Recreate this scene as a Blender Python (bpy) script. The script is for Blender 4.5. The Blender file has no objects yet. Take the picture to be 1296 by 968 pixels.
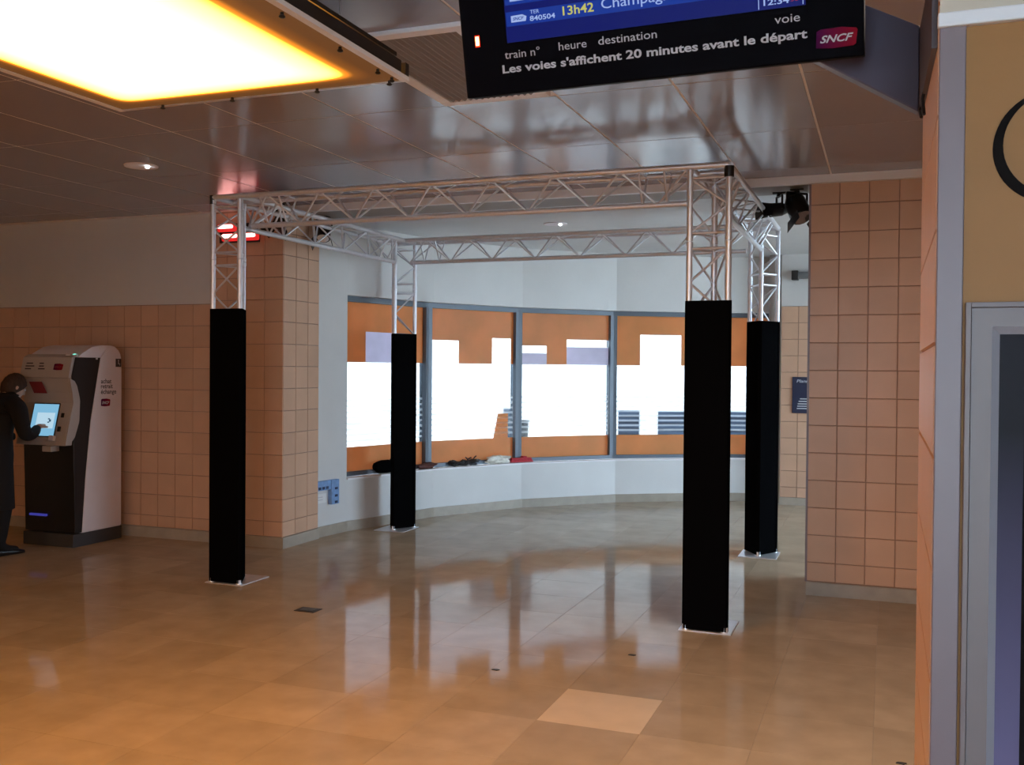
import bpy, bmesh, math, random
from mathutils import Vector, Matrix
random.seed(7)
C = bpy.context.scene.collection
PI = math.pi
R = math.radians

# ------------------------------------------------------------------ camera
F_PX, YAW, PITCH, ROLL = 1259.15, -0.3609, 0.0137, 0.0078
cd = bpy.data.cameras.new('camera'); cam = bpy.data.objects.new('camera', cd); C.objects.link(cam)
cd.sensor_fit = 'HORIZONTAL'; cd.sensor_width = 36.0; cd.lens = F_PX / 1296 * 36.0
cd.clip_start = 0.02; cd.clip_end = 400
fw = Vector((math.sin(YAW)*math.cos(PITCH), math.cos(YAW)*math.cos(PITCH), -math.sin(PITCH)))
r0 = Vector((math.cos(YAW), -math.sin(YAW), 0)); u0 = r0.cross(fw)
rr = r0*math.cos(ROLL) + u0*math.sin(ROLL); uu = -r0*math.sin(ROLL) + u0*math.cos(ROLL)
m = Matrix((rr, uu, -fw)).transposed().to_4x4(); m.translation = (0, 0, 1.6)
cam.matrix_world = m
bpy.context.scene.camera = cam

# ------------------------------------------------------------------ world, sun, exposure
SKY = 11.5
w = bpy.data.worlds.new('world'); bpy.context.scene.world = w; w.use_nodes = True
bg = w.node_tree.nodes['Background']; bg.inputs[0].default_value = (0.62, 0.79, 1.0, 1); bg.inputs[1].default_value = SKY
vs = bpy.context.scene.view_settings
vs.view_transform = 'Standard'; vs.look = 'None'; vs.exposure = 0.0; vs.gamma = 1.0; vs.use_curve_mapping = False
LAMP = 22.0
sl = bpy.data.lights.new('sun', 'SUN'); sl.energy = 13.0; sl.angle = R(1.0); sl.color = (1.0, .96, .90)
so_ = bpy.data.objects.new('sun', sl); C.objects.link(so_); so_.rotation_euler = Vector((.25, .55, -.80)).to_track_quat('-Z', 'Y').to_euler()
# fill lamps added out of view to brighten the room; no fixtures built
def fill_lamp(x, y, p, sx=1.36, col=(1.0, .52, .17), z=2.70):
    l = bpy.data.lights.new('fill_lamp', 'AREA'); l.shape = 'SQUARE'; l.size = sx; l.energy = p; l.color = col
    o = bpy.data.objects.new('fill_lamp', l); C.objects.link(o); o.location = (x, y, z); return o
fill_lamp(-5.5, -2.5, 210)
fill_lamp(.55, 3.45, 44, .40, (1.0, .86, .74), 2.975)
def portal(loc, rot, sx, sy):
    l = bpy.data.lights.new('window_portal', 'AREA'); l.shape = 'RECTANGLE'; l.size = sx; l.size_y = sy
    o = bpy.data.objects.new('window_portal', l); C.objects.link(o)
    o.location = loc; o.rotation_euler = rot; l.cycles.is_portal = True
    return o

# ------------------------------------------------------------------ materials
def nodes_of(name):
    mt = bpy.data.materials.new(name); mt.use_nodes = True
    nt = mt.node_tree; b = nt.nodes['Principled BSDF']
    return mt, nt, b
def mat(name, col, rough=0.5, metal=0.0, var=0.0, scale=8.0, bump=0.0, spec=0.5, coat=0.0, emit=None, estr=0.0, objvar=0.0, ior=1.45, stretch=(1,1,1), bscale=None):
    mt, nt, b = nodes_of(name)
    b.inputs['Base Color'].default_value = (*col, 1); b.inputs['Roughness'].default_value = rough
    b.inputs['Metallic'].default_value = metal; b.inputs['IOR'].default_value = ior
    b.inputs['Specular IOR Level'].default_value = spec; b.inputs['Coat Weight'].default_value = coat
    if emit: b.inputs['Emission Color'].default_value = (*emit, 1); b.inputs['Emission Strength'].default_value = estr
    tc = nt.nodes.new('ShaderNodeTexCoord'); mp = nt.nodes.new('ShaderNodeMapping'); mp.inputs['Scale'].default_value = stretch
    geo = nt.nodes.new('ShaderNodeNewGeometry')
    nt.links.new(geo.outputs['Position'], mp.inputs[0])
    if var or objvar:
        nz = nt.nodes.new('ShaderNodeTexNoise'); nz.inputs['Scale'].default_value = scale; nz.inputs['Detail'].default_value = 5
        nt.links.new(mp.outputs[0], nz.inputs['Vector'])
        mr = nt.nodes.new('ShaderNodeMapRange'); mr.inputs[1].default_value = .3; mr.inputs[2].default_value = .7
        mr.inputs[3].default_value = 1-var; mr.inputs[4].default_value = 1+var
        nt.links.new(nz.outputs[0], mr.inputs[0])
        oi = nt.nodes.new('ShaderNodeObjectInfo')
        ad = nt.nodes.new('ShaderNodeMath'); ad.operation = 'ADD'
        nt.links.new(oi.outputs['Random'], ad.inputs[0]); nt.links.new(geo.outputs['Random Per Island'], ad.inputs[1])
        fr = nt.nodes.new('ShaderNodeMath'); fr.operation = 'FRACT'; nt.links.new(ad.outputs[0], fr.inputs[0])
        m2 = nt.nodes.new('ShaderNodeMapRange'); m2.inputs[3].default_value = 1-objvar; m2.inputs[4].default_value = 1+objvar
        nt.links.new(fr.outputs[0], m2.inputs[0])
        mu = nt.nodes.new('ShaderNodeMath'); mu.operation = 'MULTIPLY'
        nt.links.new(mr.outputs[0], mu.inputs[0]); nt.links.new(m2.outputs[0], mu.inputs[1])
        mx = nt.nodes.new('ShaderNodeVectorMath'); mx.operation = 'SCALE'; mx.inputs[0].default_value = col
        nt.links.new(mu.outputs[0], mx.inputs['Scale']); nt.links.new(mx.outputs[0], b.inputs['Base Color'])
    if bump:
        n2 = nt.nodes.new('ShaderNodeTexNoise'); n2.inputs['Scale'].default_value = bscale or scale*3; n2.inputs['Detail'].default_value = 4
        nt.links.new(mp.outputs[0], n2.inputs['Vector'])
        bp = nt.nodes.new('ShaderNodeBump'); bp.inputs['Strength'].default_value = bump; bp.inputs['Distance'].default_value = 0.01
        nt.links.new(n2.outputs[0], bp.inputs['Height']); nt.links.new(bp.outputs[0], b.inputs['Normal'])
    return mt
def film(name, col, trans=0.6, clear=0.0):
    """thin translucent film on glass: lets daylight through diffusely"""
    mt = bpy.data.materials.new(name); mt.use_nodes = True; nt = mt.node_tree; nt.nodes.clear()
    out = nt.nodes.new('ShaderNodeOutputMaterial'); t = nt.nodes.new('ShaderNodeBsdfTranslucent'); d = nt.nodes.new('ShaderNodeBsdfDiffuse')
    g = nt.nodes.new('ShaderNodeBsdfGlossy'); g.inputs[1].default_value = 0.08
    geo = nt.nodes.new('ShaderNodeNewGeometry'); nz = nt.nodes.new('ShaderNodeTexNoise'); nz.inputs['Scale'].default_value = 3.0; nz.inputs['Detail'].default_value = 3
    nt.links.new(geo.outputs['Position'], nz.inputs['Vector'])
    mr = nt.nodes.new('ShaderNodeMapRange'); mr.inputs[1].default_value = .3; mr.inputs[2].default_value = .7; mr.inputs[3].default_value = .9; mr.inputs[4].default_value = 1.1
    nt.links.new(nz.outputs[0], mr.inputs[0])
    sc = nt.nodes.new('ShaderNodeVectorMath'); sc.operation = 'SCALE'; sc.inputs[0].default_value = col; nt.links.new(mr.outputs[0], sc.inputs['Scale'])
    nt.links.new(sc.outputs[0], t.inputs[0]); d.inputs[0].default_value = (*[min(1, c*2) for c in col], 1)
    mx = nt.nodes.new('ShaderNodeMixShader'); mx.inputs[0].default_value = trans
    nt.links.new(d.outputs[0], mx.inputs[1]); nt.links.new(t.outputs[0], mx.inputs[2])
    fr = nt.nodes.new('ShaderNodeFresnel'); fr.inputs[0].default_value = 1.12
    m2 = nt.nodes.new('ShaderNodeMixShader'); nt.links.new(fr.outputs[0], m2.inputs[0])
    nt.links.new(mx.outputs[0], m2.inputs[1]); nt.links.new(g.outputs[0], m2.inputs[2]); nt.links.new(m2.outputs[0], out.inputs[0])
    if clear:
        tr = nt.nodes.new('ShaderNodeBsdfTransparent'); m3 = nt.nodes.new('ShaderNodeMixShader'); m3.inputs[0].default_value = clear
        nt.links.new(m2.outputs[0], m3.inputs[1]); nt.links.new(tr.outputs[0], m3.inputs[2]); nt.links.new(m3.outputs[0], out.inputs[0])
    return mt
def glass_mat(name, tint=(.94, .97, .96)):
    mt = bpy.data.materials.new(name); mt.use_nodes = True; nt = mt.node_tree; nt.nodes.clear()
    out = nt.nodes.new('ShaderNodeOutputMaterial'); t = nt.nodes.new('ShaderNodeBsdfTransparent'); t.inputs[0].default_value = (*tint, 1)
    g = nt.nodes.new('ShaderNodeBsdfGlossy'); g.inputs[1].default_value = 0.01
    fr = nt.nodes.new('ShaderNodeFresnel'); fr.inputs[0].default_value = 1.3
    mx = nt.nodes.new('ShaderNodeMixShader'); nt.links.new(fr.outputs[0], mx.inputs[0]); nt.links.new(t.outputs[0], mx.inputs[1]); nt.links.new(g.outputs[0], mx.inputs[2])
    nt.links.new(mx.outputs[0], out.inputs[0]); return mt
def emit_mat(name, col, strength):
    mt, nt, b = nodes_of(name)
    b.inputs['Base Color'].default_value = (0.004, 0.004, 0.004, 1)
    b.inputs['Specular IOR Level'].default_value = .06; b.inputs['Roughness'].default_value = .4
    b.inputs['Emission Color'].default_value = (*col, 1); b.inputs['Emission Strength'].default_value = strength
    return mt

M = dict(
    floor=mat('polished_stone', (.44, .345, .245), .08, var=.10, scale=5, objvar=.08, spec=.04, bump=.012, bscale=3),
    grout_floor=mat('floor_grout', (.44, .35, .26), .4),
    tile=mat('beige_wall_tile', (.66, .42, .29), .32, var=.04, scale=5, objvar=.05, spec=.3),
    grout=mat('tile_grout', (.33, .20, .14), .8),
    wall=mat('cream_wall_paint', (.70, .70, .70), .38, var=.03, scale=2.5, bump=.05, bscale=30),
    beige=mat('beige_wall_paint', (.66, .56, .45), .5, var=.03, scale=2),
    ceil=mat('lacquered_ceiling_tile', (.31, .30, .37), .17, var=.02, scale=2, objvar=.02, ior=1.6, bump=.02, bscale=4),
    ceil_joint=mat('ceiling_joint', (.85, .80, .80), .4),
    apse_ceil=mat('apse_ceiling_paint', (.62, .64, .66), .35, var=.02),
    soffit=mat('beam_soffit_paint', (.30, .27, .25), .5),
    trim=mat('white_trim', (.88, .87, .90), .35),
    base=mat('stone_baseboard', (.40, .35, .29), .3, var=.08, scale=10, objvar=.06),
    alu=mat('aluminium', (.76, .78, .84), .33, metal=.62, var=.04, scale=40),
    dalu=mat('window_aluminium', (.13, .155, .19), .4, metal=.2),
    gloss=mat('monitor_black', (.004, .004, .006), .5, spec=.02), black=mat('black_cloth', (.003, .003, .0035), 1.0, spec=.0),
    bplastic=mat('black_plastic', (.012, .012, .014), .35),
    gloss_black=mat('gloss_black', (.008, .008, .010), .12),
    white=mat('white_plastic', (.82, .78, .84), .35, var=.02),
    greyp=mat('grey_plastic', (.46, .42, .40), .4, var=.03),
    darkgrey=mat('dark_grey_plinth', (.05, .05, .055), .6),
    glass=glass_mat('window_glass'), tinted=glass_mat('tinted_window_glass', (.46, .48, .49)),
    film=film('orange_window_film', (.82, .38, .19), .76),
    frost=film('frosted_stripe', (.97, .97, .97), .96, clear=.72),
    lilac=film('lilac_sheet', (.84, .77, .86), .9),
    tan=mat('tan_panel', (.36, .165, .045), .55, var=.05, scale=6, bump=.04, bscale=120),
    greytrim=mat('grey_painted_trim', (.23, .17, .185), .35, var=.02),
    silver=mat('silver_frame', (.21, .165, .165), .4, var=.02),
    brightsilver=mat('bright_silver_bevel', (.36, .34, .38), .3, metal=.1),
    ink=mat('black_ink', (.010, .008, .008), .8, spec=.1),
    darkink=mat('dark_print', (.05, .045, .06), .5),
    blue=mat('blue_protective_film', (.20, .36, .66), .3, var=.12, scale=25),
    navy=mat('navy_sign', (.02, .03, .075), .4),
    navydark=mat('navy_outlet', (.03, .05, .12), .4),
    signwhite=mat('sign_white', (.60, .66, .74), .5),
    red=mat('red_print', (.42, .02, .07), .4),
    sticker=mat('red_sticker', (.22, .02, .025), .35),
    redcloth=mat('red_webbing', (.55, .03, .05), .6, var=.1, scale=30),
    brown=mat('brown_leather', (.10, .035, .028), .6, var=.2, scale=30),
    paper=mat('white_paper', (.82, .82, .82), .6),
    yellow=mat('yellow_plastic', (.55, .42, .10), .35, var=.25, scale=25),
    crumple=mat('crumpled_plastic', (.72, .70, .62), .25, var=.2, scale=25),
    coat=mat('black_coat', (.006, .006, .008), .85),
    skin=mat('skin', (.55, .33, .24), .5, var=.05, scale=20),
    hair=mat('brown_hair', (.045, .022, .013), .8, var=.4, scale=60, stretch=(1, 1, .2)),
    facade=mat('pale_facade', (.86, .85, .82), .8, var=.03, scale=1.0),
    facade2=mat('grey_facade', (.52, .55, .58), .8, var=.05, scale=1.0),
    fglass=mat('facade_glass', (.045, .065, .10), .3, var=.2, scale=2),
    fbar=mat('facade_louvre', (.012, .016, .03), .5),
    asphalt=mat('pale_asphalt', (.58, .57, .55), .9, var=.08, scale=2),
    vent=mat('vent_slat', (.30, .27, .27), .5),
    ventdark=mat('vent_recess', (.07, .065, .065), .8),
    pipe=mat('lamp_tube_grey', (.16, .165, .17), .4),
    reflector=mat('downlight_reflector', (.85, .82, .84), .1, metal=.9),
    bulb=emit_mat('downlight_bulb', (.92, 1.0, 1.0), 14),
    redlit=emit_mat('red_lens', (1.0, .03, .03), .75),
    redcore=emit_mat('red_lamp_core', (1.0, .45, .42), 6),
    screen=emit_mat('departure_screen_blue', (.004, .008, .125), 1.0),
    row=emit_mat('departure_row_blue', (.008, .035, .28), 1.0),
    txt_blue=emit_mat('pale_blue_letters', (.42, .55, .95), .8),
    txt_yellow=emit_mat('yellow_letters', (.75, .72, .18), .7),
    txt_red=emit_mat('red_digits', (.5, .04, .05), .6),
    txt_print=mat('printed_grey_letters', (.62, .61, .64), .7, spec=.1),
    led=emit_mat('led', (1.0, .55, .15), 9),
    ledred=emit_mat('led_rim', (1.0, .03, .01), 1.5),
    kiosk_screen=emit_mat('kiosk_screen', (.22, .50, .72), .95),
    kiosk_pale=emit_mat('kiosk_screen_pale', (.52, .74, .88), .9),
    kiosk_dark=emit_mat('kiosk_screen_dark', (.05, .14, .25), .6),
    greenled=emit_mat('green_status_light', (.25, .95, .75), 1.2),
    blueled=emit_mat('blue_tray_light', (.05, .05, .35), .8),
)
def lamp_material():
    """translucent amber sheet lit from behind: brightest over the tubes, fading to its edges"""
    mt = bpy.data.materials.new('amber_diffuser'); mt.use_nodes = True; nt = mt.node_tree; nt.nodes.clear()
    out = nt.nodes.new('ShaderNodeOutputMaterial'); em = nt.nodes.new('ShaderNodeEmission'); df = nt.nodes.new('ShaderNodeBsdfDiffuse'); ad = nt.nodes.new('ShaderNodeAddShader')
    df.inputs[0].default_value = (.22, .17, .13, 1)
    tc = nt.nodes.new('ShaderNodeTexCoord'); sp = nt.nodes.new('ShaderNodeSeparateXYZ'); nt.links.new(tc.outputs['Object'], sp.inputs[0])
    def edge(axis, half):
        a = nt.nodes.new('ShaderNodeMath'); a.operation = 'ABSOLUTE'; nt.links.new(sp.outputs[axis], a.inputs[0])
        s = nt.nodes.new('ShaderNodeMath'); s.operation = 'SUBTRACT'; s.inputs[0].default_value = half; nt.links.new(a.outputs[0], s.inputs[1]); return s
    ey = edge(1, .68)
    el = nt.nodes.new('ShaderNodeMath'); el.operation = 'ADD'; el.inputs[1].default_value = .68; nt.links.new(sp.outputs[0], el.inputs[0])
    er = nt.nodes.new('ShaderNodeMath'); er.operation = 'MULTIPLY_ADD'; er.inputs[1].default_value = -.62; er.inputs[2].default_value = .68*.62; nt.links.new(sp.outputs[0], er.inputs[0])
    ex = nt.nodes.new('ShaderNodeMath'); ex.operation = 'MINIMUM'; nt.links.new(el.outputs[0], ex.inputs[0]); nt.links.new(er.outputs[0], ex.inputs[1])
    mn = nt.nodes.new('ShaderNodeMath'); mn.operation = 'SMOOTH_MIN'; mn.inputs[2].default_value = .12
    nt.links.new(ex.outputs[0], mn.inputs[0]); nt.links.new(ey.outputs[0], mn.inputs[1])
    cr = nt.nodes.new('ShaderNodeValToRGB'); nt.links.new(mn.outputs[0], cr.inputs[0])
    e = cr.color_ramp.elements; e[0].position = 0.0; e[0].color = (.004, .0016, .0004, 1)
    e[1].position = .30; e[1].color = (1.0, .43, .075, 1)
    for p, c in ((.05, (.0035, .0012, .0002)), (.085, (.010, .0030, .0002)), (.105, (.055, .017, .0008)), (.135, (.42, .17, .022))):
        k = e.new(p); k.color = (*c, 1)
    nt.links.new(cr.outputs[0], em.inputs[0]); em.inputs[1].default_value = LAMP
    nt.links.new(em.outputs[0], ad.inputs[0]); nt.links.new(df.outputs[0], ad.inputs[1]); nt.links.new(ad.outputs[0], out.inputs[0])
    return mt
def gradient_z(name, z0, c0, z1, c1, rough=.15):
    mt, nt, b = nodes_of(name); b.inputs['Roughness'].default_value = rough
    geo = nt.nodes.new('ShaderNodeTexCoord'); sp = nt.nodes.new('ShaderNodeSeparateXYZ'); nt.links.new(geo.outputs['Object'], sp.inputs[0])
    mr = nt.nodes.new('ShaderNodeMapRange'); mr.inputs[1].default_value = z0; mr.inputs[2].default_value = z1
    nt.links.new(sp.outputs[2], mr.inputs[0]); cr = nt.nodes.new('ShaderNodeValToRGB'); nt.links.new(mr.outputs[0], cr.inputs[0])
    b.inputs['Specular IOR Level'].default_value = .15; cr.color_ramp.elements[0].color = (*c0, 1); cr.color_ramp.elements[1].color = (*c1, 1)
    nt.links.new(cr.outputs[0], b.inputs['Base Color']); return mt
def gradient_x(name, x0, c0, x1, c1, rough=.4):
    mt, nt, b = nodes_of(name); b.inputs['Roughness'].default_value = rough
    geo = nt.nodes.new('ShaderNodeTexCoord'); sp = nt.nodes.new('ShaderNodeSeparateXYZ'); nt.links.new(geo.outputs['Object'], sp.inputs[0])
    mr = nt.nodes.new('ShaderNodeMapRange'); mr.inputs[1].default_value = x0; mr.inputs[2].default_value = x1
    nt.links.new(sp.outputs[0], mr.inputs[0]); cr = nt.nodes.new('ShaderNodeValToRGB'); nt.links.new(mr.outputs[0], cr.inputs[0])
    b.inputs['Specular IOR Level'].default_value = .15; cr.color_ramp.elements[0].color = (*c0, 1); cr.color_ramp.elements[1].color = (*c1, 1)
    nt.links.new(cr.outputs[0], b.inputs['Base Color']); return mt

# ------------------------------------------------------------------ builders
class MB:
    def __init__(s): s.v = []; s.f = []
    def add(s, vs, fs):
        o = len(s.v); s.v += [tuple(p) for p in vs]; s.f += [tuple(i+o for i in f) for f in fs]; return s
    def box(s, a, b):
        (x0, y0, z0), (x1, y1, z1) = a, b
        return s.add([(x0,y0,z0),(x1,y0,z0),(x1,y1,z0),(x0,y1,z0),(x0,y0,z1),(x1,y0,z1),(x1,y1,z1),(x0,y1,z1)],
                     [(0,3,2,1),(4,5,6,7),(0,1,5,4),(1,2,6,5),(2,3,7,6),(3,0,4,7)])
    def prism(s, poly, ext):
        """poly: 3D points counter-clockwise seen from +ext side"""
        n = len(poly); e = Vector(ext)
        vs = [Vector(p) for p in poly] + [Vector(p)+e for p in poly]
        fs = [tuple(range(n-1, -1, -1)), tuple(range(n, 2*n))] + [(i, (i+1) % n, n+(i+1) % n, n+i) for i in range(n)]
        return s.add(vs, fs)
    def tube(s, p, q, r, n=10, r2=None, caps=True):
        p, q = Vector(p), Vector(q); d = (q-p).normalized(); r2 = r if r2 is None else r2
        a = d.orthogonal().normalized(); b = d.cross(a)
        vs = [p + r*(math.cos(2*PI*i/n)*a + math.sin(2*PI*i/n)*b) for i in range(n)] + [q + r2*(math.cos(2*PI*i/n)*a + math.sin(2*PI*i/n)*b) for i in range(n)]
        fs = [(i, (i+1) % n, n+(i+1) % n, n+i) for i in range(n)]
        if caps: fs += [tuple(range(n-1, -1, -1)), tuple(range(n, 2*n))]
        return s.add(vs, fs)
    def path(s, pts, r, n=8):
        for a, b in zip(pts, pts[1:]): s.tube(a, b, r, n)
        return s
    def ball(s, c, r, seg=10, rings=7):
        c = Vector(c); r = Vector((r, r, r)) if not hasattr(r, '__len__') else Vector(r)
        vs = [c+Vector((0, 0, r.z))]
        for i in range(1, rings):
            t = PI*i/rings
            for j in range(seg): vs.append(c+Vector((r.x*math.sin(t)*math.cos(2*PI*j/seg), r.y*math.sin(t)*math.sin(2*PI*j/seg), r.z*math.cos(t))))
        vs.append(c-Vector((0, 0, r.z))); fs = []
        for j in range(seg): fs.append((0, 1+j, 1+(j+1) % seg))
        for i in range(rings-2):
            for j in range(seg): a = 1+i*seg+j; b = 1+i*seg+(j+1) % seg; fs.append((a, a+seg, b+seg, b))
        l = len(vs)-1; k = 1+(rings-2)*seg
        for j in range(seg): fs.append((l, k+(j+1) % seg, k+j))
        return s.add(vs, fs)
    def mesh(s, name, mt, smooth=False):
        me = bpy.data.meshes.new(name); me.from_pydata(s.v, [], s.f); me.update()
        b = bmesh.new(); b.from_mesh(me); bmesh.ops.recalc_face_normals(b, faces=b.faces); b.to_mesh(me); b.free()
        if mt: me.materials.append(mt)
        if smooth:
            for p in me.polygons: p.use_smooth = True
            try: me.set_sharp_from_angle(angle=R(40))
            except Exception: pass
        return me
    def obj(s, name, mt, parent=None, smooth=False, bevel=0.0):
        me = s.mesh(name, mt, smooth); return link(name, me, parent, bevel)
def link(name, me, parent=None, bevel=0.0, loc=None):
    o = bpy.data.objects.new(name, me); C.objects.link(o)
    if bevel:
        md = o.modifiers.new('bevel', 'BEVEL'); md.width = bevel; md.segments = 2; md.limit_method = 'ANGLE'
    if parent: o.parent = parent          # parents sit at identity unless moved afterwards
    if loc: o.location = loc
    return o
def tag(o, label=None, cat=None, group=None, kind=None):
    if label: o['label'] = label
    if cat: o['category'] = cat
    if group: o['group'] = group
    if kind: o['kind'] = kind
    return o
def empty(name, loc=(0, 0, 0), rz=0.0):
    o = bpy.data.objects.new(name, None); o.empty_display_size = .1; C.objects.link(o); o.location = loc; o.rotation_euler = (0, 0, rz); return o
def struct(o): o['kind'] = 'structure'; return o
def text_mesh(name, body, size, mt, parent, mtx, bold=0.0, shear=0.0, align='LEFT', width=None, depth=.0006):
    """lettering as a thin mesh; width scales it to fit"""
    cu = bpy.data.curves.new(name, 'FONT'); cu.body = body; cu.size = size; cu.offset = bold; cu.shear = shear; cu.align_x = align; cu.extrude = depth; cu.resolution_u = 3
    t = bpy.data.objects.new(name, cu); C.objects.link(t)
    dg = bpy.context.evaluated_depsgraph_get(); me = bpy.data.meshes.new_from_object(t.evaluated_get(dg))
    bpy.data.objects.remove(t); bpy.data.curves.remove(cu)
    xs = [v.co.x for v in me.vertices]; ww = max(xs)-min(xs)
    if width:
        k = width/ww; x0 = min(xs)
        for v in me.vertices: v.co.x = (v.co.x-(x0 if align == 'LEFT' else 0))*k
    me.materials.clear(); me.materials.append(mt); me.name = name
    o = bpy.data.objects.new(name, me); C.objects.link(o); o.parent = parent; o.matrix_local = mtx
    return o
def frame_mtx(org, ux, uy):
    ux = Vector(ux).normalized(); uy = Vector(uy).normalized(); uz = ux.cross(uy)
    mm = Matrix((ux, uy, uz)).transposed().to_4x4(); mm.translation = org; return mm

# tile mesh: a slab with chamfered rim, lying in local XY, proud in +Z
_tc = {}
def tile_mesh(w_, h_, t, mt, ch=.0025):
    k = (round(w_, 4), round(h_, 4), t, mt.name)
    if k not in _tc:
        b = MB(); x, y = w_/2, h_/2
        b.add([(-x,-y,0),(x,-y,0),(x,y,0),(-x,y,0),(-x+ch,-y+ch,t),(x-ch,-y+ch,t),(x-ch,y-ch,t),(-x+ch,y-ch,t)],
              [(4,5,6,7),(0,1,5,4),(1,2,6,5),(2,3,7,6),(3,0,4,7)])
        _tc[k] = b.mesh('tile', mt)
    return _tc[k]
def tile_wall(parent, org, ux, n, x_edges, z_edges, mt=None, name='tile', t=.006, gap=.004):
    """tiles on a vertical face: org + ux*x + z ; n = outward normal"""
    ux, n = Vector(ux), Vector(n); mt = mt or M['tile']; uy = Vector((0, 0, 1))
    if ux.cross(uy).dot(n) < 0: uxm = -ux
    else: uxm = ux
    for xa, xb in zip(x_edges, x_edges[1:]):
        for za, zb in zip(z_edges, z_edges[1:]):
            me = tile_mesh(abs(xb-xa)-gap, abs(zb-za)-gap, t, mt)
            o = bpy.data.objects.new(name, me); C.objects.link(o); o.parent = parent
            o.matrix_local = frame_mtx(Vector(org)+ux*(xa+xb)/2+uy*(za+zb)/2, uxm, uy)
def steps(a, b, p):
    """edges from a towards b every p, closing on b"""
    out = [a]; s = 1 if b > a else -1
    while abs(b-out[-1]) > p*1.02: out.append(out[-1]+s*p)
    out.append(b); return out

# ------------------------------------------------------------------ setting
CEIL = 2.99
CX, CY, RAD = .105, 7.639, 5.125
def pol(deg, r): return Vector((CX+r*math.cos(R(deg)), CY+r*math.sin(R(deg)), 0))

# floor: slab plus stone tiles
fl = struct(MB().box((-10.2, -6, -.20), (3.2, 13.2, -.0015)).obj('floor', M['grout_floor']))
cells = []
i0, i1, j0, j1 = -19, 9, -22, 18
for i in range(i0, i1):
    for j in range(j0, j1):
        x = -1.48+.48*i+.24; y = 4.27+.48*j+.24
        if x < -10.0 or x > 3.1 or y < -5.9 or y > 13.1: continue
        if y > 7.4 and (x-CX)**2+(y-CY)**2 > 5.45**2 and x < 0: continue
        if y > 12.5: continue
        d = Vector((x, y, 0))-cam.location; z = d.dot(fw); px = F_PX*d.dot(rr)/z if z > .1 else 9e9; py = -F_PX*d.dot(uu)/z if z > .1 else 9e9
        vis = z > .1 and abs(px) < 700 and py < 540
        if y > 7.6 and x > -.5: vis = False
        if y > 7.5 and x < -5.2: vis = False
        cells.append((not vis, z, x, y))
cells.sort()
fm = tile_mesh(.4790, .4790, .0015, M['floor'], .0006)
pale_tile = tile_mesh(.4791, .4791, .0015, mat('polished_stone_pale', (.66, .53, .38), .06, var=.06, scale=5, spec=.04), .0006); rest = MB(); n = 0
for nv, z, x, y in cells:
    if not nv and n < 298:
        o = bpy.data.objects.new('floor_tile', fm); C.objects.link(o); o.parent = fl; o.location = (x, y, -.0015); n += 1
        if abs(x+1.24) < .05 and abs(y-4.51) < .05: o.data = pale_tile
    else:
        h = .2395; c = .0006
        rest.add([(x-h,y-h,-.0015),(x+h,y-h,-.0015),(x+h,y+h,-.0015),(x-h,y+h,-.0015),(x-h+c,y-h+c,0),(x+h-c,y-h+c,0),(x+h-c,y+h-c,0),(x-h+c,y+h-c,0)],
                 [(4,5,6,7),(0,1,5,4),(1,2,6,5),(2,3,7,6),(3,0,4,7)])
rs = rest.obj('floor_tiles_beyond', M['floor'], fl); rs['kind'] = 'stuff'

# ceiling: slab and lacquered metal tiles, front part up to the beam
ce = struct(MB().box((-10.2, -6, CEIL), (3.2, 8.05, CEIL+.2)).obj('ceiling', M['ceil_joint']))
cedges_x = [-.39-.6*k for k in range(-6, 17)]; cedges_y = [5.94+1.12*k for k in range(-10, 2)]
cm = {}
for xa in cedges_x:
    for k, ya in enumerate(cedges_y):
        yb = min(ya+1.12, 7.40); xc = xa+.3
        if xc < -10 or xc > 3: continue
        if abs(xa+2.19) < .01 and abs(ya-3.70) < .01: continue       # the air grille takes this bay
        me = tile_mesh(.588, yb-ya-.008, .002, M['ceil'], .001)
        o = bpy.data.objects.new('ceiling_tile', me); C.objects.link(o); o.parent = ce
        o.matrix_local = Matrix.Translation((xc, (ya+yb)/2, CEIL)) @ Matrix.Rotation(PI, 4, 'X')
CT = CEIL-.002
struct(MB().box((-4.96, 7.40, CEIL-.010), (-.53, 8.05, CEIL)).obj('trim_1', M['soffit']))
struct(MB().box((-4.99, 7.35, CEIL-.060), (3.2, 7.40, CEIL-.0)).obj('trim_2', M['trim']))
struct(MB().box((-6.2, 8.05, CEIL), (3.2, 13.6, CEIL+.2)).obj('ceiling_back', M['apse_ceil']))

# left wall with tiles and painted top
wl = struct(MB().box((-10.2, 7.506, 0), (-5.74, 7.72, CEIL)).obj('wall_front_left', M['wall']))
gl = MB().box((-10.0, 7.500, .10), (-5.75, 7.507, 2.170)).obj('grout_bed', M['grout'], wl)
zl = steps(2.167, .10, .196)
tile_wall(wl, (0, 7.500, 0), (1, 0, 0), (0, -1, 0), steps(-5.757, -9.60, .197), zl)
struct(MB().box((-10.0, 7.482, 0), (-5.75, 7.506, .098)).obj('baseboard_left', M['base']))
# left pillar
pl = struct(MB().box((-5.745, 7.472, 0), (-4.972, 8.05, CEIL)).obj('wall_pillar_left', M['grout']))
zp = steps(CEIL-.012, .10, .196)
tile_wall(pl, (0, 7.472, 0), (1, 0, 0), (0, -1, 0), steps(-4.968, -5.745, .197), zp)
tile_wall(pl, (-4.972, 0, 0), (0, 1, 0), (1, 0, 0), steps(7.468, 8.05, .197), zp)
struct(MB().prism([(-5.745, 7.452, 0), (-4.952, 7.452, 0), (-4.952, 8.05, 0), (-4.973, 8.05, 0), (-4.973, 7.473, 0), (-5.745, 7.473, 0)], (0, 0, .098)).obj('baseboard_pillar_left', M['base']))
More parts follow.
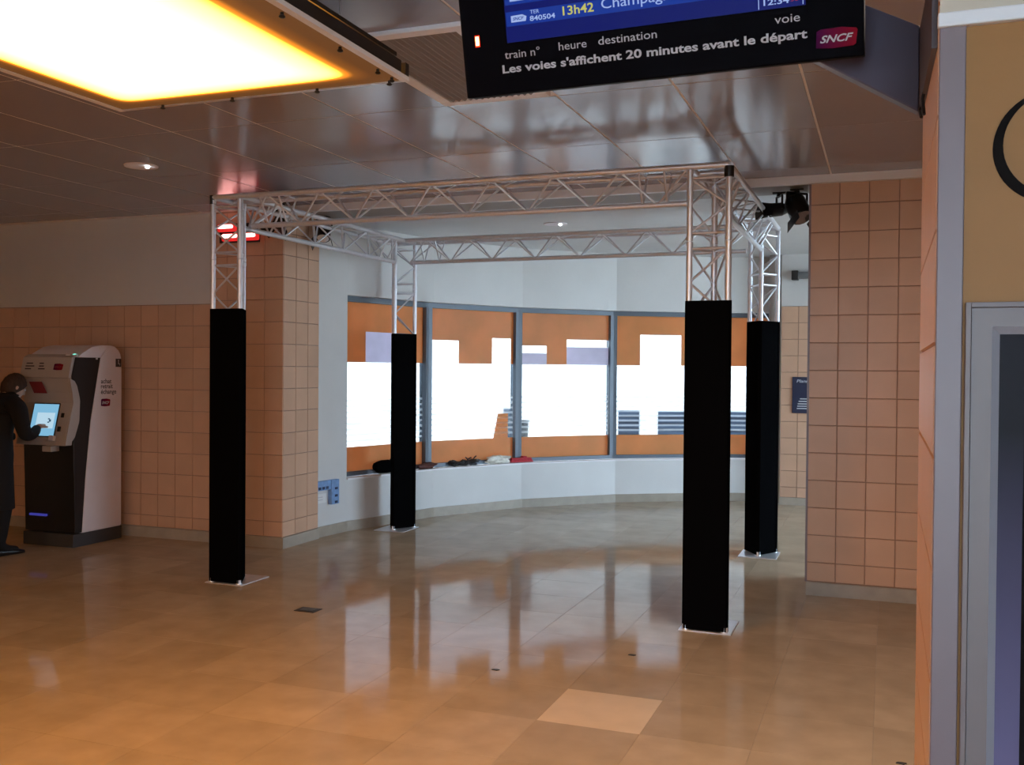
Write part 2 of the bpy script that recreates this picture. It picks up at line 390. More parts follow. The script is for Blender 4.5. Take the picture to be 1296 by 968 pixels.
# right pillar
pr = struct(MB().box((-.524, 7.406, 0), (3.2, 8.05, CEIL)).obj('wall_pillar_right', M['grout']))
tile_wall(pr, (0, 7.406, 0), (1, 0, 0), (0, -1, 0), steps(-.528, 1.45, .197), zp)
struct(MB().box((-.53, 7.385, 0), (3.2, 7.407, .095)).obj('baseboard_pillar_right', M['base']))
MB().box((-.538, 7.395, .095), (-.523, 7.41, CEIL-.03)).obj('corner_bead', M['greytrim'], pr)
# tiled wall at the back right, seen through the gap
wb = struct(MB().box((-1.20, 12.286, 0), (3.2, 12.6, CEIL)).obj('wall_back', M['wall']))
MB().box((-1.19, 12.280, .09), (1.0, 12.287, 2.372)).obj('grout_bed', M['grout'], wb)
tile_wall(wb, (0, 12.280, 0), (1, 0, 0), (0, -1, 0), steps(-1.195, .60, .197), steps(2.37, .092, .196))
struct(MB().box((-1.20, 12.262, 0), (3.2, 12.286, .09)).obj('baseboard_back', M['base']))
# rounded corner column where the curved wall ends
struct(MB().tube((-1.265, 12.36, 0), (-1.265, 12.36, CEIL), .085, 20).obj('trim_3', M['greyp'], smooth=True))

# curved wall: five facets of wall, sill, window
VA = [175.6, 170.0, 156.0, 142.2, 128.2, 114.2, 104.6]
TH = .24; SILL = .50; HEAD = 2.31
def facet_prism(mb, a, b, r_in, r_out, z0, z1):
    A, B, A2, B2 = pol(a, r_in), pol(b, r_in), pol(a, r_out), pol(b, r_out)
    mb.prism([A+Vector((0,0,z0)), A2+Vector((0,0,z0)), B2+Vector((0,0,z0)), B+Vector((0,0,z0))], (0, 0, z1-z0)); return mb
for k, (a, b) in enumerate(zip(VA, VA[1:])):
    solid = k == 0
    if solid: struct(facet_prism(MB(), a, b, RAD, RAD+TH, 0, CEIL).obj('wall_curved', M['wall']))
    else:
        struct(facet_prism(MB(), a, b, RAD, RAD+TH, 0, SILL).obj('wall_curved', M['wall']))
        struct(facet_prism(MB(), a, b, RAD, RAD+TH, HEAD, CEIL).obj('wall_curved', M['wall']))
        struct(facet_prism(MB(), a, b, RAD-.018, RAD+.09, SILL, SILL+.018).obj('trim_4', M['trim']))
    bb = facet_prism(MB(), a, b, RAD-.022, RAD+.01, 0, .098).obj('baseboard_curved', M['base']); struct(bb)
# clear-cut shapes in the top film: (angle from, angle to, top height, filled with lilac sheet?)
notches = {1: [(165.8, 158.2, 1.965, True)], 2: [(155.6, 151.2, 1.91, False), (146.1, 143.1, 1.95, False)],
           3: [(141.4, 137.9, 1.875, True), (135.0, 128.6, 1.955, True)], 4: [(124.3, 118.5, 2.03, False), (117.9, 114.6, 2.02, False)], 5: []}
FT, FB = 1.655, .805
for k in range(1, 6):
    a, b = VA[k], VA[k+1]; re = (k == 5)
    a_in = a-.0; b_in = b
    rg = RAD+.135                                   # glass radius (at vertices)
    A, B = pol(a, rg), pol(b, rg); ux = (B-A).normalized(); L = (B-A).length; nrm = Vector((-ux.y, ux.x, 0))
    if nrm.dot(Vector((CX, CY, 0))-A) < 0: nrm = -nrm  # points into the room
    def pt(s, z, d=0.0): return A+ux*s+nrm*d+Vector((0, 0, z))
    def slab(mb, s0, s1, z0, z1, d0, d1):
        mb.prism([pt(s0, z0, d0), pt(s1, z0, d0), pt(s1, z1, d0), pt(s0, z1, d0)], nrm*(d1-d0)); return mb
    fr = MB(); z0, z1 = SILL+.018, HEAD
    slab(fr, .0, L, z1-.055, z1, -.03, .04); slab(fr, .0, L, z0, z0+.045, -.03, .04)
    win = struct(fr.obj('window_%d' % k, M['dalu']))
    # mullions: half at either end
    slab(MB(), -.0, .05 if k > 1 else .02, z0+.045, z1-.055, -.035, .06).obj('mullion', M['dalu'], win)
    slab(MB(), L-(.05 if not re else .12), L, z0+.045, z1-.055, -.035, .06).obj('mullion', M['dalu'], win)
    s0, s1 = (.05 if k > 1 else .02), L-(.05 if not re else .12)
    slab(MB(), s0, s1, z0+.045, z1-.055, -.004, .004).obj('pane', M['tinted'], win)
    # films stuck to the inside of the glass
    slab(MB(), s0, s1, z0+.045, FB, .0045, .0065).obj('lower_film', M['film'], win)
    def ang2s(an):                                   # where the radial line at this angle meets the pane
        d = pol(an, 1)-Vector((CX, CY, 0)); o = Vector((CX, CY, 0)); den = d.x*ux.y-d.y*ux.x
        t = ((A.x-o.x)*ux.y-(A.y-o.y)*ux.x)/den; P = o+d*t; return (P-A).dot(ux)
    tf = MB(); cur = s0; top = z1-.055
    for (na, nb, nz, lil) in notches[k]:
        sa, sb = max(s0, min(s1, ang2s(na))), max(s0, min(s1, ang2s(nb)))
        if sa > cur+.002: slab(tf, cur, sa, FT, top, .0045, .0065)
        slab(tf, sa, sb, nz, top, .0045, .0065); cur = sb
        if lil: slab(MB(), sa, sb, FT, nz-(.09 if k == 3 else 0), .0046, .0062).obj('lilac_sheet', M['lilac'], win)  # frosted patch; in the third window its colour stands in for a shaded wall
    if cur < s1-.002: slab(tf, cur, s1, FT, top, .0045, .0065)
    tf.obj('upper_film', M['film'], win)
    if k == 2:                                       # house-like shape rising out of the lower film
        q = [ang2s(145.8), ang2s(143.5), ang2s(143.5), ang2s(145.1)]
        MB().prism([pt(q[0], FB, .0045), pt(q[1], FB, .0045), pt(q[2], 1.085, .0045), pt(q[3], 1.085, .0045)], nrm*.002).obj('film_shape', M['film'], win)
    st = MB(); z = 1.27; h = .030
    while z > FB+.02:
        slab(st, s0, s1, z-.4*h, z+.4*h, .0075, .0085); z -= .058
    so = st.obj('frosted_stripes', M['frost'], win); so['kind'] = 'stuff'
    mid = (A+B)/2
    ang = math.atan2(nrm.y, nrm.x)
    pp = portal(mid-nrm*.05+Vector((0, 0, 1.4)), (0, 0, 0), L, 1.75)
    pp.rotation_euler = nrm.to_track_quat('-Z', 'Y').to_euler()

# shell around and behind the camera
struct(MB().box((-10.2, -6, 0), (-10.0, 7.5, CEIL)).obj('wall_left', M['beige']))
struct(MB().box((3.0, -6, 0), (3.2, 8.2, CEIL)).obj('wall_right', M['beige']))
struct(MB().box((3.0, 12.1, 0), (3.2, 12.6, CEIL)).obj('wall_right', M['beige']))
struct(MB().box((3.0, 8.2, 2.85), (3.2, 12.1, CEIL)).obj('wall_right', M['beige']))
w6 = MB().box((3.06, 8.2, 2.79), (3.12, 12.1, 2.85)).box((3.06, 8.2, 0), (3.12, 12.1, .06))
for q in range(5): w6.box((3.06, 8.2+q*.96, .06), (3.12, 8.26+q*.96, 2.79))
w6 = struct(w6.obj('window_6', M['dalu']))  # unseen glazing, added to light the apse with daylight
for q in range(4): MB().box((3.085, 8.26+q*.96, .06), (3.095, 9.16+q*.96, 2.79)).obj('pane', M['glass'], w6)
portal((3.15, 10.15, 1.42), (R(90), 0, R(90)), 3.9, 2.85)
struct(MB().box((-2.0, -5.8, 0), (-1.8, -.6, CEIL)).obj('wall_light_block', M['beige']))  # unseen wall, added to keep rear daylight off the left wall
struct(MB().box((-10.0, -6, 0), (-2.4, -5.8, CEIL)).obj('wall_rear', M['beige']))
dr = MB().box((-2.4, -5.93, 2.86), (3.0, -5.87, CEIL)).box((-2.4, -5.93, 0), (3.0, -5.87, .05))
for q in range(7): dr.box((-2.4+q*.89, -5.93, .05), (-2.34+q*.89, -5.87, 2.86))
dr = struct(dr.obj('rear_fill_glazing', M['dalu']))  # unseen glazed opening, added to bring in neutral daylight from behind
for q in range(6): MB().box((-2.34+q*.89, -5.905, .05), (-1.51+q*.89, -5.895, 2.86)).obj('pane', M['glass'], dr)
portal((.3, -5.96, 1.45), (R(90), 0, PI), 5.4, 2.8)

# ------------------------------------------------------------------ the tiled column in the right foreground
X0, Y0, Y1 = .0785, 1.905, 2.76
col = struct(MB().box((X0+.004, Y0+.004, 0), (1.7, Y1, CEIL)).obj('wall_column', M['grout']))
tile_wall(col, (X0+.004, 0, 0), (0, 1, 0), (-1, 0, 0), [Y0+.006, Y1-.002], [2.05+.2*k for k in range(4, -11, -1)], gap=.003)
MB().box((X0+.043, Y0, 0), (1.7, Y0+.006, 2.203)).obj('panel', M['tan'], col)
MB().box((X0, Y0, 2.203), (1.7, Y0+.006, CEIL)).obj('upper_panel', M['beige'], col)
MB().box((X0-.0005, Y0-.006, 0), (X0+.0425, Y0+.006, 2.203)).obj('corner_trim', M['greytrim'], col, bevel=.002)
MB().box((X0-.004, Y0-.016, 2.201), (1.7, Y0+.004, 2.226)).obj('moulding', M['trim'], col, bevel=.003)

# big curved letter on the tan panel
def crescent():
    mb = MB(); n = 40; vs = []; fs = []
    for i in range(n+1):
        t = R(38+284*i/n)
        vs.append((.2625+.0975*math.cos(t), 0, 1.985+.0975*math.sin(t)))
        vs.append((.2740+.0930*math.cos(t), 0, 1.9905+.0910*math.sin(t)))
    for i in range(n): fs.append((2*i, 2*i+1, 2*i+3, 2*i+2))
    o = len(vs); vs2 = [(x, -.003, z) for x, y, z in vs]; fs2 = [tuple(j+o for j in reversed(f)) for f in fs]
    rim = []
    for i in range(n): rim += [(2*i, 2*i+2, o+2*i+2, o+2*i), (2*i+1, o+2*i+1, o+2*i+3, 2*i+3)]
    return mb.add(vs+vs2, fs+fs2+rim)
lt = crescent().obj('wall_letter', M['ink']); lt.location = (0, Y0-.0005, 0)
tag(lt, 'big black curved letter fixed to the tan column panel at the right edge', 'letter')

# display board below it
db = empty('display_board', (.125, Y0, .35)); tag(db, 'silver framed dark poster board on the column at the right edge', 'board')
def dbox(name, a, b, mt, bevel=0.0, parent=db):
    mb = MB().box(a, b); return mb.obj(name, mt, parent, bevel=bevel)
W_, H_ = .80, 1.371
def ring(x0, x1, z0, z1, t, ya, yb):
    return MB().box((x0, ya, z0), (x0+t, yb, z1)).box((x1-t, ya, z0), (x1, yb, z1)).box((x0+t, ya, z1-t), (x1-t, yb, z1)).box((x0+t, ya, z0), (x1-t, yb, z0+t))
ring(0, W_, 0, H_, .009, -.020, -.001).obj('outer_rail', M['silver'], db, bevel=.001)
ring(.010, W_-.010, .010, H_-.010, .032, -.016, -.001).obj('frame', M['silver'], db)
bv = MB()
a, b_ = .042, .055
bv.add([(a, -.0165, a), (a, -.0165, H_-a), (b_, -.006, H_-b_), (b_, -.006, b_)], [(0, 1, 2, 3)])
bv.add([(a, -.0165, H_-a), (W_-a, -.0165, H_-a), (W_-b_, -.006, H_-b_), (b_, -.006, H_-b_)], [(0, 1, 2, 3)])
bv.add([(W_-a, -.0165, a), (W_-a, -.0165, H_-a), (W_-b_, -.006, H_-b_), (W_-b_, -.006, b_)], [(0, 1, 2, 3)])
bv.obj('bevel_strip', M['brightsilver'], db)
MB().box((b_, -.006, b_), (W_-b_, -.001, H_-b_)).obj('poster', gradient_z('poster_gradient', .55, (.16, .14, .27), 1.15, (.012, .010, .016), .5), db)  # lavender low down, darkening towards the top
ps = MB().prism([(.094, -.0062, .2), (.094, -.0062, 1.22), (.100, -.0062, 1.245), (.115, -.0062, 1.25), (.6, -.0062, 1.25), (.6, -.0062, .2)], (0, -.0008, 0)).obj('poster_figure', M['ink'], db)
tag(ps, 'black rounded shape on the poster')

# ------------------------------------------------------------------ truss gantry
TX0, TY0, TW, TD, TH_, S = -4.6675, 6.0995, 3.7574, 2.872, 2.845, .236
HT = .204; CR = .0195; BR = .0075
gan = empty('truss_gantry', (TX0, TY0, 0)); tag(gan, 'silver aluminium truss frame on four legs standing on the stone floor', 'truss')
def loc(p): return Vector(p)-Vector((TX0, TY0, 0))
_br = {}
def brace(parent, p, q, r=BR):
    L = (q-p).length; k = round(L, 3)
    if k not in _br: _br[k] = MB().tube((0, 0, -k/2), (0, 0, k/2), r, 8, caps=False).mesh('brace', M['alu'], True)
    o = bpy.data.objects.new('brace', _br[k]); C.objects.link(o); o.parent = parent
    o.matrix_local = Matrix.Translation((p+q)/2) @ (q-p).to_track_quat('Z', 'Y').to_matrix().to_4x4()
def truss_run(name, a, b, offs, pitch, end=.10, rungs=(), trim=0.0):
    """three chords from a to b at offsets offs, braces zigzagging between them"""
    a, b = loc(a), loc(b); d = (b-a).normalized(); L = (b-a).length
    part = MB().tube(a+Vector(offs[0]), b+Vector(offs[0]), CR, 16).obj(name, M['alu'], gan, smooth=True)
    for k, o in enumerate(offs):
        g = trim if k == 2 else 0.0; p, q = a+Vector(o)+d*g, b+Vector(o)-d*g
        if k: MB().tube(p, q, CR, 16).obj('chord', M['alu'], part, smooth=True)
        for c, e_ in ((p, 1), (q, -1)): MB().tube(c+d*.001*e_, c+d*.027*e_, CR*1.14, 14).obj('coupler', M['alu'], part, smooth=True)
    for i in range(3):
        o1, o2 = Vector(offs[i]), Vector(offs[(i+1) % 3])
        for g in rungs or (end,):
            brace(part, a+o1+d*g, a+o2+d*g); brace(part, b+o1-d*g, b+o2-d*g)
        n_ = max(1, round((L-2*end)/pitch)); st = (L-2*end)/n_
        for k in range(n_):
            s0 = end+k*st; flip = (k+i) % 2
            p = a+d*s0+(o2 if flip else o1); q = a+d*(s0+st)+(o1 if flip else o2)
            brace(part, p, q)
    return part
up = [(0, 0, 0), (0, S, 0), (0, S/2, -HT)]
truss_run('truss_beam', (TX0, TY0, TH_), (TX0+TW, TY0, TH_), up, .225, end=.245, rungs=(.40, .56), trim=S+.02)
truss_run('truss_beam', (TX0, TY0+TD-S, TH_), (TX0+TW, TY0+TD-S, TH_), up, .225, end=.245, rungs=(.40, .56), trim=S+.02)
upx = [(0, 0, 0), (S, 0, 0), (S/2, 0, -HT)]
truss_run('truss_beam', (TX0, TY0+.022, TH_), (TX0, TY0+TD-.022, TH_), upx, .225, end=.245, rungs=(.36, .52), trim=HT-.02)
truss_run('truss_beam', (TX0+TW-S, TY0+.022, TH_), (TX0+TW-S, TY0+TD-.022, TH_), upx, .225, end=.245, rungs=(.36, .52), trim=HT-.02)
legs = []
for ix in (0, 1):
    for iy in (0, 1):
        x = TX0+ix*(TW-S); y = TY0+iy*TD; s_ = -1 if iy else 1
        offs = [(0, 0, 0), (S, 0, 0), (S/2, s_*HT, 0)]
        truss_run('truss_leg', (x, y, .012), (x, y, 2.385), offs, .20, end=.04)
        truss_run('truss_corner', (x, y, 2.389), (x, y, TH_-.02), offs, .20, end=.05)
        y_a, y_b = (y-.035, y+.32) if s_ > 0 else (y-.32, y+.035)
        x_a, x_b = x-.04, x+S+.045
        pt_ = MB().box(tuple(loc((x_a, y_a, 0))), tuple(loc((x_b, y_b, .008)))).obj('base_plate', M['alu'], gan, bevel=.002)
        for (bx, by) in ((0, 0), (S, 0), (S/2, s_*HT)):
            q = loc((x+bx, y+by, .008)); MB().tube(q, q+Vector((0, 0, .020)), .024, 14, .020).obj('foot_coupler', M['alu'], pt_, smooth=True)
        legs.append((x, y, s_))
for (x, y, z, r_) in ((TX0+TW, TY0, TH_-.075, .030), (TX0-.003, TY0, TH_-.05, .024)):
    q = loc((x, y, z)); tag(MB().tube(q, q+Vector((0, 0, .065)), r_, 14).obj('clamp', M['bplastic'], gan, smooth=True), 'black clamp around the corner tube')
# black covers round the legs
names = {(0, 0): ('front left', 2.025), (0, 1): ('back left', 1.94), (1, 0): ('front right', 2.025), (1, 1): ('back right', 2.03)}
lab = {(0, 0): 'black triangular leg cover standing in front of the brown tiled pillar',
       (0, 1): 'black triangular leg cover by the black bag on the window sill',
       (1, 0): 'tallest and nearest black leg cover, in front of the right windows',
       (1, 1): 'black leg cover standing just left of the tiled right pillar'}
for n_, (x, y, s_) in enumerate(legs):
    key = (n_//2, n_ % 2); top = names[key][1]; e = .020; t = .004
    cx, cy = x+S/2, y+s_*HT/3
    e = .022; P3 = [Vector((x-e*1.732, y-s_*e, 0)), Vector((x+S+e*1.732, y-s_*e, 0)), Vector((x+S/2, y+s_*(HT+e*2), 0))]
    # soften the three corners
    poly = []
    for i in range(3):
        A_, B_, C_ = P3[i-1], P3[i], P3[(i+1) % 3]; k = .028
        poly.append(B_+(A_-B_).normalized()*k); poly.append(B_+(C_-B_).normalized()*k)
    cen = Vector((cx, cy, 0)); mb = MB(); N = len(poly); vs = []
    rings = [(.014, 1.0), (.5, 1.0), (1.2, 1.004), (top-.02, 1.0), (top, 1.0)]
    for z, k in rings:
        for p in poly: q = cen+(p-cen)*k; vs.append((q.x-x, q.y-y, z))
    for z in (top, .014):
        for p in poly: q = cen+(p-cen)*.972; vs.append((q.x-x, q.y-y, z))
    fs = []
    nr = len(rings)+2
    for r_ in range(nr-1):
        for i in range(N): fs.append((r_*N+i, r_*N+(i+1) % N, (r_+1)*N+(i+1) % N, (r_+1)*N+i))
    for i in range(N): fs.append(((nr-1)*N+i, (nr-1)*N+(i+1) % N, (i+1) % N, i))
    mb.add(vs, fs); o = mb.obj('leg_cover', M['black']); o.location = (x, y, 0)
    tag(o, lab[key], 'cover', 'black covers round the truss legs')
    sm = MB(); f0 = P3[1]; d_ = (P3[2]-P3[1]).normalized(); q = f0+d_*.05; nn = Vector((d_.y, -d_.x, 0)) if (Vector((d_.y, -d_.x, 0))).dot(f0-cen) > 0 else Vector((-d_.y, d_.x, 0))
    sm.tube((q.x-x+nn.x*.001, q.y-y+nn.y*.001, .02), (q.x-x+nn.x*.001, q.y-y+nn.y*.001, top-.01), .0035, 6)
    sm.obj('seam', M['black'], o)

# ------------------------------------------------------------------ hanging amber light panel
LZ = 2.70
lp = empty('hanging_light_panel', (-2.42, 2.745, LZ)); tag(lp, 'glowing amber light panel hung below the ceiling at top left', 'lamp')
HX = .68; HY = .68
def lbox(name, a, b, mt, bevel=0.0): return MB().box(a, b).obj(name, mt, lp, bevel=bevel)
sheet = MB(); n_ = 12; vs = []; fs = []
for i in range(n_+1):
    for j in range(n_+1):
        x = -HX+.008+(2*HX-.016)*i/n_; y = -HY+.008+(2*HY-.016)*j/n_; vs.append((x, y, -.012*(1-(x/HX)**2)*(1-(y/HY)**2)))
for i in range(n_):
    for j in range(n_): a = i*(n_+1)+j; fs.append((a, a+n_+1, a+n_+2, a+1))
sheet.add(vs, fs).obj('diffuser', lamp_material(), lp, smooth=True)
for sx in (-1, 1):
    lbox('frame_rail', (sx*HX-.014, -HY-.01, -.004), (sx*HX+.014, HY+.01, .012), M['trim'])
    lbox('frame_rail', (-HX+.012, sx*HY-.008, -.004), (HX-.012, sx*HY+.008, .010), M['alu'])
    lbox('housing_side', (sx*(HX+.004)-.006, -HY+.04, .016), (sx*(HX+.004)+.006, HY-.05, .060), M['bplastic'])
    lbox('housing_side', (-HX+.03, sx*(HY-.03)-.006, .018), (HX-.03, sx*(HY-.03)+.006, .085), M['bplastic'])
    lbox('corner_block', (sx*HX-.022, HY-.022, .014), (sx*HX+.014, HY+.006, .060), M['bplastic'])
lbox('housing_top', (-HX+.02, -HY+.03, .085), (HX-.02, HY-.03, .10), M['bplastic'])
for (x, y) in [(HX-.03, y_) for y_ in (-.45, -.1, .25, .52, .63)] + [(x_, HY-.012) for x_ in (.62, .30, -.10, -.45)]:
    MB().tube((x, y, .0), (x, y, -.012), .006, 10).ball((x, y, -.014), (.011, .011, .006), 10, 6).obj('clamp_knob', M['bplastic'], lp, smooth=True)
for sx in (-1, 1):
    for sy in (-1, 1): MB().tube((sx*.5, sy*.5, .10), (sx*.5, sy*.5, CT-LZ), .003, 6).obj('suspension_wire', M['alu'], lp)

# ------------------------------------------------------------------ ceiling air grille
vg = empty('air_grille', (-1.89, 4.21, CEIL)); tag(vg, 'pale slatted air grille in the ceiling behind the departure monitor', 'grille')
x, y = .29, .55
fr = MB().box((-x, -y, -.022), (x, -y+.06, -.0)).box((-x, y-.06, -.022), (x, y, 0)).box((-x, -y+.06, -.022), (-x+.06, y-.06, 0)).box((x-.06, -y+.06, -.022), (x, y-.06, 0))
fr.obj('frame', M['trim'], vg, bevel=.004)
MB().box((-x+.06, -y+.06, -.003), (x-.06, y-.06, 0)).obj('recess', M['ventdark'], vg)
for k in range(14):
    xx = -x+.078+k*(2*x-.156)/13
    MB().prism([(xx-.010, -y+.06, -.020), (xx-.004, -y+.06, -.020), (xx+.010, -y+.06, -.006), (xx+.004, -y+.06, -.006)], (0, 2*y-.12, 0)).obj('slat', M['vent'], vg)

# ------------------------------------------------------------------ downlights
def downlight(x, y, z, label):
    d = empty('downlight', (x, y, z)); tag(d, label, 'lamp', 'round recessed ceiling downlights')
    ringm = MB(); n = 24; vs = []; fs = []
    for r_, zz in ((.115, 0), (.112, -.008), (.095, -.009), (.060, -.001)):
        for i in range(n): vs.append((r_*math.cos(2*PI*i/n), r_*math.sin(2*PI*i/n), zz))
    for k in range(3):
        for i in range(n): fs.append((k*n+i, k*n+(i+1) % n, (k+1)*n+(i+1) % n, (k+1)*n+i))
    fs.append(tuple(range(3*n, 4*n))); ringm.add(vs, fs).obj('reflector', M['white'], d, smooth=True)
    MB().ball((.045, .012, -.010), (.016, .016, .010), 10, 6).obj('bulb', M['bulb'], d, smooth=True)
    return d
downlight(-4.86, 5.56, CT, 'round downlight in the brown-lit ceiling left of the truss')
downlight(-2.985, 9.05, CEIL, 'round downlight in the far ceiling above the truss back beam')

# ------------------------------------------------------------------ departure monitor
tilt = R(13.5); roll = .0113
mo = empty('departure_monitor', (-1.124, 2.6, 2.364)); tag(mo, 'black departure monitor with a blue screen hanging at the top', 'monitor')
mo.rotation_euler = Matrix((Vector((1, 0, 0)), Vector((0, -math.sin(tilt), math.cos(tilt))), Vector((1, 0, 0)).cross(Vector((0, -math.sin(tilt), math.cos(tilt)))))).transposed().to_4x4().to_euler()
mo.rotation_euler = (mo.rotation_euler.to_matrix().to_4x4() @ Matrix.Rotation(roll, 4, 'Z')).to_euler()
# local frame: x right, y up the face, z out of the face
MB().box((0, 0, -.075), (1.062, .58, 0)).obj('casing', M['gloss'], mo, bevel=.004)
sc = MB().box((.135, .135, 0), (.925, .54, .0012)).obj('screen', M['screen'], mo)
def row(y0, y1, x1=.60):
    MB().box((.138, y0, .0012), (.925, y1, .0018)).obj('screen_row', M['row'], sc)
row(.177, .214); row(.232, .268)
def mtext(body, x, y, size, mt, width=None, bold=0.0, shear=0.0, par=mo, z=.002, name='lettering'):
    return text_mesh(name, body, size, mt, par, Matrix.Translation((x, y, z)), bold, shear, 'LEFT', width, .0004)
def sncf_logo(par, x, y, w_, h_, z=.002, white=None, mtx=None):
    """slanted red-purple pennant with white sloped capitals"""
    mtx = mtx or Matrix.Identity(4)
    p = [(0, .06), (.02, .9), (.12, 1.0), (.62, 1.02), (.97, .90), (1.0, .80), (.96, .10), (.90, .02), (.40, -.02)]
    o = MB().prism([(x+a*w_, y+b*h_, z) for a, b in p], (0, 0, .0008)).obj('logo', LOGO, par); o.matrix_local = mtx
    text_mesh('logo_letters', 'SNCF', h_*.52, white or M['txt_print'], par, mtx @ Matrix.Translation((x+w_*.10, y+h_*.30, z+.001)), h_*.012, .35, 'LEFT', w_*.80, .0003)
    return o
def logo_mat():
    mt, nt, b = nodes_of('pennant_red'); b.inputs['Roughness'].default_value = .7; b.inputs['Specular IOR Level'].default_value = .05
    tc = nt.nodes.new('ShaderNodeTexCoord'); sp = nt.nodes.new('ShaderNodeSeparateXYZ'); nt.links.new(tc.outputs['Generated'], sp.inputs[0])
    cr = nt.nodes.new('ShaderNodeValToRGB'); nt.links.new(sp.outputs[0], cr.inputs[0])
    cr.color_ramp.elements[0].color = (.07, .006, .06, 1); cr.color_ramp.elements[1].color = (.30, .010, .025, 1)
    nt.links.new(cr.outputs[0], b.inputs['Base Color']); return mt
LOGO = logo_mat()
sncf_logo(mo, .948, .026, .098, .046)
mtext('train n°', .125, .094, .030, M['txt_print'], .102)
mtext('heure', .282, .099, .030, M['txt_print'], .078)
mtext('destination', .393, .1005, .030, M['txt_print'], .158)
mtext('voie', .850, .0985, .030, M['txt_print'], .061)
mtext("Les voies s'affichent 20 minutes avant le départ", .115, .057, .030, M['txt_print'], .813, bold=.0007)
mtext('13h42', .300, .187, .032, M['txt_yellow'], .086, bold=.0004, par=sc)
mtext('TER', .208, .202, .014, M['txt_blue'], .026, par=sc); mtext('840504', .206, .184, .018, M['txt_blue'], .072, par=sc, bold=.0003)
mtext('Champagne', .407, .190, .036, M['txt_blue'], .205, par=sc)
mtext('830553', .206, .238, .018, M['txt_blue'], .072, par=sc, bold=.0003)
mtext('12:34', .824, .145, .020, M['txt_blue'], .062, par=sc, bold=.0003); mtext('36', .890, .147, .013, M['txt_red'], .018, par=sc)
for x in (.811, .918): MB().box((x, .137, .0012), (x+.002, .170, .0018)).obj('divider', M['txt_blue'], sc)
for yy in (.186, .240):
    lg = MB().prism([(.152, yy, .0019), (.152, yy+.017, .0019), (.185, yy+.018, .0019), (.197, yy+.012, .0019), (.194, yy, .0019)], (0, 0, .0005)).obj('row_logo', M['txt_blue'], sc)
    text_mesh('logo_letters', 'SNCF', .011, M['row'], sc, Matrix.Translation((.157, yy+.005, .0026)), .0002, .3, 'LEFT', .032, .0002)
MB().box((.042, .138, 0), (.052, .162, .002)).obj('status_led', M['led'], mo, bevel=.001)
MB().box((.040, .134, 0), (.054, .165, .0012)).obj('led_bezel', M['ledred'], mo)
# arm that carries it, bolted to the column's side
ar = empty('monitor_arm', (X0, 2.76, 2.38)); tag(ar, 'dark purple-grey sloping bracket between the monitor and the column', 'bracket')
armm = gradient_x('arm_gradient', -.30, (.17, .17, .25), 0.0, (.075, .06, .085), .35)  # colour darkens towards the column end
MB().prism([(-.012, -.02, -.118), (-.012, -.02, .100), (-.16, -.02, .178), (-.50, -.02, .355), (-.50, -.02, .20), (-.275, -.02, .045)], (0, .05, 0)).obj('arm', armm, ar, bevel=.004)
MB().prism([(0, -.81, -.130), (0, -.02, -.118), (0, -.02, .100), (0, -.81, -.075)][::-1], (-.010, 0, 0))
MB().prism([(-.012, -.82, -.20), (-.012, .0, -.118), (-.012, .0, .10), (-.012, -.82, -.045)], (.010, 0, 0)).obj('mounting_plate', mat('plate_paint', (.075, .06, .07), .5), ar)
for (yy, zz, l) in ((-.10, -.128, .03), (-.30, -.150, .05)):
    MB().path([(-.006, yy, zz+.03), (-.012, yy-.01, zz-.01), (-.009, yy-.03, zz-l)], .004, 6).obj('cable', M['bplastic'], ar)
MB().box((-.62, -.05, .22), (-.46, .03, .36)).obj('monitor_mount', M['bplastic'], ar, bevel=.004)
MB().tube((-.54, .0, .34), (-.54, .0, CT-2.38), .022, 12).obj('ceiling_stem', M['bplastic'], ar, smooth=True)

# ------------------------------------------------------------------ ticket machine
tm = empty('ticket_machine', (-6.655, 6.78, 0)); tag(tm, 'white and black ticket machine against the brown tiled wall at left', 'ticket machine')
KW = .575                                             # local: x from -KW to 0, y from 0 (front) to .58 (back), z up
def sideprism(poly, x0, x1): return MB().prism([(x0, y, z) for y, z in poly], (x1-x0, 0, 0))
sideprism([(0, 0), (.59, 0), (.59, .115), (0, .115)], -KW, 0).obj('plinth', M['darkgrey'], tm, bevel=.004)
# rear white body with rounded top
top = [(.10, .118), (.575, .118), (.575, 1.60), (.572, 1.66), (.560, 1.71), (.535, 1.75), (.50, 1.775), (.45, 1.785), (.34, 1.785), (.22, 1.765), (.11, 1.71), (.03, 1.655), (.315, 1.66)]
body = sideprism(top, -KW, -.004).obj('body', M['white'], tm, smooth=True)
# black side band and lower front
sideprism([(.02, .125), (.105, .125), (.14, .60), (.20, 1.10), (.318, 1.672), (.03, 1.672), (-.015, 1.50), (.04, 1.42), (.075, 1.30), (.065, 1.10), (.01, .96), (.0, .90), (.01, .60)], -KW+.004, .0).obj('black_band', M['bplastic'], tm, bevel=.004)
# white side panel with sloped front edge
sideprism([(.100, .128), (.575, .128), (.575, 1.60), (.572, 1.66), (.560, 1.71), (.535, 1.745), (.50, 1.762), (.40, 1.762), (.318, 1.676), (.20, 1.10), (.14, .60)], -.003, .006).obj('side_panel', M['white'], tm, bevel=.002)
